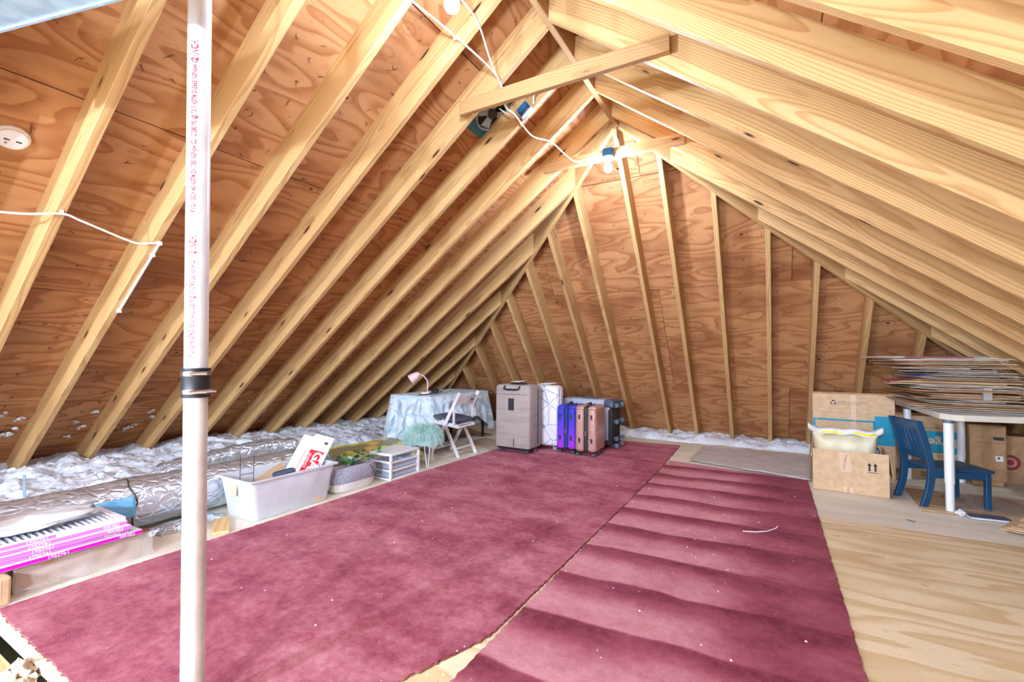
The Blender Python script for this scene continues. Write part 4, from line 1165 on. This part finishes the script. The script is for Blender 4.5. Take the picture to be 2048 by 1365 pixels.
def ribbed(name, label, loc, w, d, h0, h1, mat, zipm, rz=0., ribs=17):
    t = thing(name, label, 'suitcase', loc, rz)
    gap = .034
    for s in (-1, 1):
        lv = [(h0, .03), (h0 + .012, .01), (h0 + .03, .0)]
        z = h0 + .04; st = (h1 - h0 - .08) / ribs
        for k in range(ribs): lv += [(z, 0), (z + st * .55, 0), (z + st * .62, .0055), (z + st * .93, .0055)]; z += st
        lv += [(h1 - .03, 0), (h1 - .012, .01), (h1, .03)]
        ww = (w - gap) / 2
        sh = MB().stack(ww, d, lv, .035, 6).build('half_shell', mat, t, (s * (w / 4 + gap / 4), 0, 0), smooth=35)
        for zz in (h0 + .11, h1 - .15):
            MB().stack(.022, .012, [(0, 0), (.05, 0)], .005).build('rubber_foot', 'black', sh, (0, -d / 2 - .003, zz), smooth=40)
    MB().stack(gap + .012, d - .012, [(h0 + .002, .016), (h0 + .02, 0), (h1 - .02, 0), (h1 - .002, .016)], .012).build('zip_band', zipm, t, smooth=40)
    MB().tube([(0, -.09, h1 - .006), (0, -.085, h1 + .02), (0, .02, h1 + .022), (0, .035, h1 - .006)], .010, 8).build('top_handle', 'black', t, smooth=60)
    MB().bar((0, -d / 2 - .004, h0 + .19), (.002, -d / 2 - .006, h0 + .24), .008, .005).build('zip_pull', 'rose', t)
    wheel_set(t, w, d, 'wheel', .05, .034, .02)
    return t
ribbed('suitcase', 'small ribbed hard suitcase shading from blue to purple', (-2.112, 5.22, ZC), .24, .38, .05, .565, 'ombre', 'zipblue', .0)
ribbed('suitcase', 'small ribbed rose gold hard suitcase in front', (-1.855, 5.17, ZC), .255, .37, .05, .575, 'rose', 'black', .03)

t = thing('suitcase', 'large silver and charcoal suitcase lying on its side at the back', 'suitcase', (-2.05, 5.72, ZC), -.06)
w, h, d = .68, .60, .30
# wheels point to +x
MB().stack(w, d, [(0.045, .03), (.06, .006), (.08, 0), (h - .04, 0), (h - .012, .01), (h, .03)], .05, 6).build('body', 'silver', t, smooth=40)
MB().box(-w / 2 + .03, w / 2 + .004, -d / 2 - .004, d / 2 - .03, .05, .11).build('lower_guard', 'darkfabric', t, bevel=.01, seg=2)
MB().stack(.07, d + .004, [(0.04, .02), (.07, .0), (h - .12, 0), (h - .1, .01)], .03).build('base_guard', 'darkfabric', t, (w / 2 - .025, 0, 0), smooth=40)
MB().box(-.1, .1, -.04, .03, h - .003, h + .02).build('side_handle', 'bookblue', t, bevel=.008, seg=2)
m = MB().stack(.14, d + .012, [(h - .10, .02), (h - .08, 0), (h - .02, .0), (h + .004, .02)], .03).build('corner_guard', 'bookblue', t, (w / 2 - .04, 0, 0), smooth=40)
for z in (h - .06, h - .26, .13, .045):
    for sy in (-1, 1):
        wo = MB().tube([(w / 2 + .05, sy * .10 - .012, z), (w / 2 + .05, sy * .10 + .012, z)], .028, 16).build('wheel', 'wheel', t, smooth=40)
        MB().bar((w / 2 - .01, sy * .10, z), (w / 2 + .045, sy * .10, z), .03, .03).build('wheel_fork', 'bookblue', wo, bevel=.006)

# ================================================================ RIGHT SIDE
# open carton with a pillow-like bag
t = thing('open_carton', 'open brown shipping carton with black arrows at the front', 'box', (.595, 5.10, 0), -.06)
w, d, h, th = .53, .44, .36, .005
MB().box(-w / 2, w / 2, -d / 2, -d / 2 + th, .002, h).build('front_panel', 'card', t)
MB().box(-w / 2, w / 2, d / 2 - th, d / 2, .002, h).build('rear_panel', 'card', t)
for s in (-1, 1): MB().box(s * w / 2 - (th if s > 0 else 0), s * w / 2 + (0 if s > 0 else th), -d / 2 + th, d / 2 - th, .002, h).build('side_panel', 'card', t)
MB().box(-w / 2, w / 2, -d / 2, d / 2, .001, .006).build('bottom_panel', 'card', t)
MB().bar((w / 2 + .004, 0, h - .002), (w / 2 + .03, 0, h - .2), .004, d * .9, (0, 1, 0)).build('side_flap', 'card', t)
MB().bar((-w / 2 - .004, 0, h), (-w / 2 - .035, 0, h - .2), .004, d * .9, (0, 1, 0)).build('side_flap', 'card2', t)
fy = -d / 2 - .0006
for x in (.135, .175):
    m = MB(); m.poly([(x - .007, fy, .21), (x + .007, fy, .21), (x + .007, fy, .255), (x + .016, fy, .255), (x, fy, .28), (x - .016, fy, .255), (x - .007, fy, .255)], [(0, 1, 2, 3, 4, 5, 6)]); m.build('arrow_mark', 'ink', t)
m = MB(); m.poly([(.118, fy, .196), (.192, fy, .196), (.192, fy, .201), (.118, fy, .201)], [(0, 1, 2, 3)]); m.build('arrow_bar', 'ink', t)
q = quad('printed_tape', (-.03, fy, .265), (1, .0, .12), (-.12, 0, 1), .075, .165, 'tape', t)
text('tape_lettering', '/ target.com /', .028, (-.03, fy - .0004, .265), (-.17, 0, -1), (1, 0, -.17), 'redtext', t)
quad('printed_tape', (-.01, fy, .03), (1, 0, 0), (0, 0, 1), .07, .05, 'tape', t)
text('tape_lettering', 'target', .024, (-.01, fy - .0004, .03), (-.1, 0, -1), (1, 0, -.1), 'redtext', t)
# the bag
t = thing('pillow_bag', 'plump cream pillow in a clear bag with yellow strips standing in the open carton', 'bag', (.575, 5.12, .10), -.06)
m = MB(); nu, nv = 28, 22
for s in (-1, 1):
    for j in range(nv + 1):
        for i in range(nu + 1):
            u, v = i / nu * 2 - 1, j / nv
            th_ = max(0, (1 - abs(u) ** 5) * (1 - abs(2 * min(v / .9, 1) - 1) ** 6)) ** .5 * .13 if v < .9 else .006
            wdt = .235 + (.03 * smst(.8, 1, v))
            m.v.append((u * wdt + .01 * noise.noise(Vector((u * 3, v * 4, s))), s * th_ + .014 * noise.noise(Vector((u * 4, v * 5, 2))), v * .40 + .02 * noise.noise(Vector((u * 2.5, 1, 0))) * v + .03 * abs(u) ** 4 * v))
o_ = (nu + 1) * (nv + 1)
for j in range(nv):
    for i in range(nu): a = j * (nu + 1) + i; m.f += [(a, a + nu + 1, a + nu + 2, a + 1), (o_ + a, o_ + a + 1, o_ + a + nu + 2, o_ + a + nu + 1)]
m.build('pillow', speck('cream_pillow', srgb(240, 234, 204), srgb(228, 220, 180), 9, .6, .2), t, smooth=60)
bagm = MB()
for j in range(4):
    for i in range(nu + 1):
        u = i / nu * 2 - 1; v = j / 3
        bagm.v.append((u * .275, -.02 - .03 * v * (1 - v) * 4 + .012 * noise.noise(Vector((u * 4, v * 2, 5))), .355 + v * .07 + .025 * noise.noise(Vector((u * 2.2, 1, 0))) + .035 * abs(u) ** 4))
for j in range(3):
    for i in range(nu): a = j * (nu + 1) + i; bagm.f.append((a, a + 1, a + nu + 2, a + nu + 1))
o = bagm.build('bag_hem', 'paper', t, smooth=60); o.modifiers.new('t', 'SOLIDIFY').thickness = .006
for u0, u1 in ((-.62, -.06), (.25, .8)):
    y_ = MB(); n = 10
    for i in range(n + 1):
        u = u0 + (u1 - u0) * i / n
        for v in (.35, .62): y_.v.append((u * .275, -.02 - .03 * v * (1 - v) * 4 + .012 * noise.noise(Vector((u * 4, v * 2, 5))) - .006, .355 + v * .07 + .025 * noise.noise(Vector((u * 2.2, 1, 0))) + .035 * abs(u) ** 4))
    for i in range(n): y_.f.append((2 * i, 2 * i + 1, 2 * i + 3, 2 * i + 2))
    y_.build('yellow_strip', plain('yellow_print', srgb(246, 226, 20), .4), t, smooth=60)
wad('plastic_bottle_bundle', 'small dark bundle tucked beside the pillow in the carton', 'bundle', (.80, 5.08, .32), .045, 'wheel', 6, (.6, 1, 1.3), .4)

# tall carton behind
t = thing('tall_carton', 'tall tan carton with cyan panels and recycling mark behind the open carton', 'box', (.705, 5.80, 0), -.02)
w, d, h = .66, .30, .80
MB().box(-w / 2, w / 2, -d / 2, d / 2, .002, .62).build('carton_body', 'card', t, bevel=.004)
MB().box(-w / 2, w / 2, -d / 2 - .002, -d / 2 + .003, .62, h).build('raised_flap', 'card', t)
MB().box(-w / 2, w / 2, -d / 2 - .003, -d / 2 + .002, h, h + .018).build('flap_lip', 'card2', t)
fy = -d / 2 - .0022
quad('cyan_panel', (w / 2 - .08, fy, .46), (1, 0, 0), (0, 0, 1), .155, .28, 'cyan', t)
quad('cyan_line', (-.06, fy, .542), (1, 0, 0), (0, 0, 1), .47, .018, 'cyan', t)
quad('cyan_line', (.17, fy, .46), (1, 0, 0), (0, 0, 1), .016, .17, 'cyan', t)
quad('cyan_panel', (-w / 2 + .012, fy, .40), (1, 0, 0), (0, 0, 1), .022, .30, 'cyan', t)
def recycle(c, r, parent, mat):
    m = MB()
    for k in range(3):
        q = PI / 2 + k * 2 * PI / 3
        for a0, a1, r0, r1 in ((-.75, .3, .62, 1.),):
            n = 6; pts = []
            for i in range(n + 1):
                a = q + a0 + (a1 - a0) * i / n; pts.append((c[0] + r * r1 * math.cos(a), c[1], c[2] + r * r1 * math.sin(a)))
            for i in range(n, -1, -1):
                a = q + a0 + (a1 - a0) * i / n; pts.append((c[0] + r * r0 * math.cos(a), c[1], c[2] + r * r0 * math.sin(a)))
            m.poly(pts, [tuple(range(len(pts)))])
            a = q + a1; m.poly([(c[0] + r * 1.15 * math.cos(a), c[1], c[2] + r * 1.15 * math.sin(a)), (c[0] + r * .45 * math.cos(a), c[1], c[2] + r * .45 * math.sin(a)), (c[0] + r * .8 * math.cos(a + .5), c[1], c[2] + r * .8 * math.sin(a + .5))], [(0, 1, 2)])
    m.build('recycling_mark', mat, parent)
recycle((-.155, fy - .001, .715), .024, t, 'navyink')
text('small_print', 'Easily identified for the safe compostboard', .0145, (-.0, fy - .0006, .722), (1, 0, 0), (0, 0, 1), 'navyink', t)
text('small_print', 'Please reuse furniture by neighbors', .0145, (-.03, fy - .0006, .702), (1, 0, 0), (0, 0, 1), 'navyink', t)
MB().box(-.012, .03, fy - .0006, fy, .36, .80).build('tape_strip', 'tape', t)

# white corner table
t = thing('corner_table', 'white corner cut table with round white legs under the cardboard pile', 'table', (1.19, 4.66, 0))
TT = .745
poly = [(-.09, 1.32), (-.065, .03), (-.005, -.06), (.05, -.06), (.80, .14), (.80, 1.32)]
MB().prism(poly, TT - .045, TT).build('table_top', 'laminate', t, bevel=.003)
for x, y in ((-.018, .02), (.37, 1.22), (-.04, 1.12), (.72, .34)):
    l = MB().lathe([(.03, .22), (.03, TT - .045)], 24, (x, y, 0)).build('leg', 'white', t, smooth=40)
    MB().lathe([(.026, .002), (.026, .225)], 24, (x, y, 0)).build('leg_foot', 'white', l, smooth=40)
    MB().lathe([(.033, TT - .07), (.033, TT - .045)], 24, (x, y, 0)).build('leg_collar', 'wheel', l, smooth=40)

# pile of flattened cartons on the table
random.seed(77)
z = TT + .002; base = Vector((1.36, 5.2))
N = 18
ORD = 'first second third fourth fifth sixth seventh eighth ninth tenth eleventh twelfth thirteenth fourteenth fifteenth sixteenth seventeenth eighteenth nineteenth twentieth twenty-first twenty-second twenty-third twenty-fourth'.split()
for i in range(N):
    f = i / (N - 1)
    w = random.uniform(.52, .72) + .08 * math.sin(i * .9); l = random.uniform(.7, .95); hgt = random.choice((.013, .016, .02, .024, .028))
    rz = random.uniform(-.14, .14); cx = base.x + .03 - .07 * f + random.uniform(-.06, .04); cy = base.y + .12 + random.uniform(-.05, .05)
    if i == N - 1: w, l, rz, hgt = .74, .8, .02, .014
    xm = (1.15 + 3.361 - (z + hgt + .08)) if False else (XR + (ZR - z - hgt - .04) / MR)
    cx = min(cx, xm - w / 2 - .03)
    lab, mat, pr = 'plain flattened carton, %s from the bottom of the tall table pile' % ORD[i], random.choice(('card', 'card', 'card3', 'card3', 'card3', 'card2', 'card2')), None
    if i == N - 1: lab, pr = 'topmost flattened carton with a crimson strip on the table pile', 'redcard'
    if i == 11: lab, pr = 'flattened carton with bright blue printed corner in the table pile', 'bluecard'
    if i == 9: lab, pr = 'flattened carton with dark red printed corner in the table pile', 'redcard'
    if i == 6: lab = 'flattened carton closed with clear tape in the table pile'
    t = thing('flattened_carton', lab, 'cardboard', (cx, cy, z), rz, 'flattened cartons piled on the table')
    ply_ = .0055; sk = random.uniform(-.12, .12)
    def pan(z0, dx, dy, ww, ll):
        m = MB(); nX = 6
        cut = random.uniform(0, .14); P = [(-ww / 2 + dx, -ll / 2 + dy + cut), (-ww / 2 + cut * .6 + dx, -ll / 2 + dy), (ww / 2 + dx, -ll / 2 + dy), (ww / 2 + dx, ll / 2 + dy), (-ww / 2 + dx, ll / 2 + dy)]
        m.prism(P, z0, z0 + ply_); return m
    pan(0, 0, 0, w, l).build('lower_panel', mat, t)
    pan(hgt - ply_, sk, random.uniform(-.03, .03), w - abs(sk) - .02, l - .06).build('upper_panel', mat, t)
    if hgt > .013: pan(hgt / 2 - ply_ / 2, -sk * .5, 0.0, w - .08, l - .12).build('inner_panel', mat, t)
    if pr == 'redcard' and i == N - 1: quad('print_strip', (.02, -l / 2 + .025, hgt * .55), (1, 0, 0), (0, 0, 1), .42, hgt * .7, pr, t, .034)
    elif pr: MB().box(-w / 2 - .03, -w / 2 + .14, -l / 2 + .1, -l / 2 + .4, hgt - .006, hgt + .001).build('print_corner', pr, t)
    if i == 6: quad('clear_tape', (.14, -l / 2 + .005, .012), (1, 0, 0), (0, 0, 1), .05, .09, 'cleartape', t, .03)
    z += hgt + random.uniform(.0008, .004)

# blue child's chair: faces +x under the table
t = thing('slat_back_chair', 'small dark blue wooden chair with slatted back pushed under the white table', 'chair', (1.21, 4.94, 0), .3)
SZ = .315
for s in (-1, 1):
    y = s * .165; m = MB(); n = 14; pts = []
    for k in range(n + 1):
        f = k / n; z_ = .002 + .672 * f; x_ = -.19 + (-.06 * (1 - f / .45) ** 2 if f < .45 else -.085 * ((f - .45) / .55) ** 1.3); pts.append((x_, z_))
    for k, (x_, z_) in enumerate(pts):
        for a, b in ((-.024, -.016), (.024, -.016), (.024, .016), (-.024, .016)): m.v.append((x_ + a, y + b, z_))
    for k in range(n):
        for e in range(4): m.f.append((k * 4 + e, k * 4 + (e + 1) % 4, k * 4 + 4 + (e + 1) % 4, k * 4 + 4 + e))
    m.f += [(3, 2, 1, 0), (n * 4, n * 4 + 1, n * 4 + 2, n * 4 + 3)]
    m.build('rear_leg', 'chairblue', t, bevel=.004)
    MB().box(.155, .19, y - .018, y + .018, .002, SZ - .02).build('front_leg', 'chairblue', t, bevel=.004)
    MB().box(-.18, .17, y - .009, y + .009, SZ - .075, SZ - .022).build('apron', 'chairblue', t, bevel=.002)
MB().box(.16, .178, -.15, .15, SZ - .075, SZ - .022).build('apron', 'chairblue', t, bevel=.002)
MB().prism([(-.2, -.15), (.205, -.19), (.215, -.17), (.215, .17), (.205, .19), (-.2, .15)], SZ - .022, SZ).build('seat', 'chairblue', t, bevel=.005, seg=2)
def bcurve(z): f = z / .674; return -.19 - .085 * max(0, (f - .45) / .55) ** 1.3
MB().bar((bcurve(.64), -.165, .64), (bcurve(.64), .165, .64), .024, .062, (-.2, 0, 1)).build('top_rail', 'chairblue', t, bevel=.005, seg=2)
MB().bar((bcurve(.385), -.165, .385), (bcurve(.385), .165, .385), .022, .04, (-.1, 0, 1)).build('lower_rail', 'chairblue', t, bevel=.004)
for k in range(6):
    y = -.115 + k * .046; MB().bar((bcurve(.385), y, .39), (bcurve(.63), y, .625), .018, .010, (0, 1, 0)).build('back_slat', 'chairblue', t, bevel=.002)

# cartons under the table
t = thing('carton', 'brown carton with a cyan panel reading upside down large under the table', 'box', (1.335, 6.10, 0), -.03)
w, d, h = .52, .28, .60
MB().box(-w / 2, w / 2, -d / 2, d / 2, .06, h).build('carton_body', 'card', t, bevel=.005)
MB().box(-w / 2 + .04, w / 2 - .04, -d / 2 + .04, d / 2 - .04, .0, .06).build('carton_foot', 'card2', t)
quad('cyan_panel', (.03, -d / 2 - .0005, .35), (1, 0, 0), (0, 0, 1), .44, .21, 'cyan', t)
text('lettering', 'large', .11, (.115, -d / 2 - .0015, .35), (-1, 0, 0), (0, 0, -1), 'tape', t, bold=.025)
text('small_print', 'Easy to reuse', .026, (.03, -d / 2 - .001, .485), (-1, 0, 0), (0, 0, -1), 'ink', t)
recycle((-.12, -d / 2 - .0012, .495), .022, t, 'ink')
t = thing('carton', 'plain brown carton with small white label beside the table leg', 'box', (1.735, 5.98, 0), -.04)
w, d, h = .245, .30, .56
MB().box(-w / 2, w / 2, -d / 2, d / 2, .05, h).build('carton_body', 'card2', t, bevel=.006)
MB().prism([(-w / 2, -d / 2), (w / 2, -d / 2), (w / 2 - .08, -d / 2 - .05), (-w / 2, -d / 2 - .05)], .004, .012).build('bottom_flap', 'card2', t)
MB().box(-w / 2 + .02, w / 2 - .02, -d / 2 + .02, d / 2 - .02, 0, .05).build('carton_foot', 'card2', t)
MB().box(-w / 2, w / 2 - .01, -d / 2 - .006, -d / 2, .06, .40).build('front_flap', 'card2', t, bevel=.002)
quad('white_label', (.07, -d / 2 - .0066, .26), (1, 0, .06), (-.06, 0, 1), .05, .05, 'paper', t)
quad('barcode', (.07, -d / 2 - .0006, .44), (1, 0, 0), (0, 0, 1), .07, .03, 'ink', t)
quad('label_print', (.066, -d / 2 - .0078, .265), (1, 0, .06), (-.06, 0, 1), .012, .02, 'ink', t)
t = thing('carton', 'brown carton with a red bullseye logo in the far right shadow', 'box', (2.035, 6.17, 0), -.02)
w, d, h = .34, .30, .56
MB().box(-w / 2, w / 2, -d / 2, d / 2, .002, .45).build('carton_body', 'card2', t, bevel=.005)
fy = -d / 2 - .0008; cx = -.10
def disc(r0, r1, mat, k, nm='bullseye'):
    m = MB(); n = 36; o_ = 0
    for r in (r0, r1):
        for i in range(n): m.v.append((cx + r * math.cos(2 * PI * i / n), fy - k * .0004, .205 + r * math.sin(2 * PI * i / n)))
    for i in range(n): m.f.append((i, (i + 1) % n, n + (i + 1) % n, n + i))
    m.build(nm, mat, t)
disc(.046, .07, 'redcard', 1, 'bullseye_ring'); disc(.0, .026, 'redcard', 1, 'bullseye_dot')
# cardboard and film on the floor under the table
t = thing('flattened_carton', 'flattened carton lying on the floor under the white table legs', 'cardboard', (1.4, 5.02, 0), .03)
MB().prism([(-.42, -.40), (.42, -.36), (.46, .38), (-.36, .34)], .001, .006).build('lower_panel', 'card2', t)
MB().prism([(-.43, -.405), (.40, -.375), (.44, -.2), (-.40, -.22)], .009, .014).build('upper_panel', 'card', t)
sheet('plastic_film', 'clear shiny plastic film over the floor cardboard under the table', 'plastic film', [(1.20, 4.70, 0), (1.85, 4.82, 0), (1.9, 5.35, 0), (1.24, 5.3, 0)], 'film', z=.02, amp=.02)
t = thing('notebook', 'thin dark blue notebook on the floor by the cardboard', 'book', (1.36, 4.62, .0), .12)
MB().box(-.11, .11, -.04, .05, .002, .016).build('pages', 'paper', t); MB().box(-.115, .115, -.045, .055, .016, .021).build('cover', 'bookblue', t); MB().box(-.115, .115, -.045, .055, .0005, .003).build('cover', 'bookblue', t)
wad('crumpled_tape', 'crumpled clear tape wad next to the blue notebook', 'tape', (1.215, 4.62, .022), .026, 'bag', 12, (1.2, .9, .8), .6)
for i, (x, y, rz, w, l) in enumerate(((1.60, 4.50, -.5, .30, .56), (1.64, 4.46, -.62, .28, .55), (1.67, 4.54, -.42, .3, .54), (1.71, 4.58, -.55, .28, .5))):
    t = thing('flattened_carton', ('lowest', 'second', 'third', 'topmost')[i] + ' loose cardboard sheet of the low pile at the right frame edge', 'cardboard', (x, y, .023 + i * .015), rz, 'loose cardboard sheets at the right edge')
    MB().box(-w / 2, w / 2, -l / 2, l / 2, 0, .005).build('lower_panel', 'card', t); MB().box(-w / 2 + .01, w / 2 - .01, -l / 2 + .015, l / 2, .0075, .0115).build('upper_panel', 'card', t)
MB().box(0, .05, -.006, .006, 0, .006)
o = MB().stack(.055, .012, [(0, 0), (.006, .002)], .004).build('pen', 'wheel', None, (.86, 4.28, .001), (0, 0, -.5)); tag(o, 'grey marker cap lying on the pale floor near the carton', 'pen')
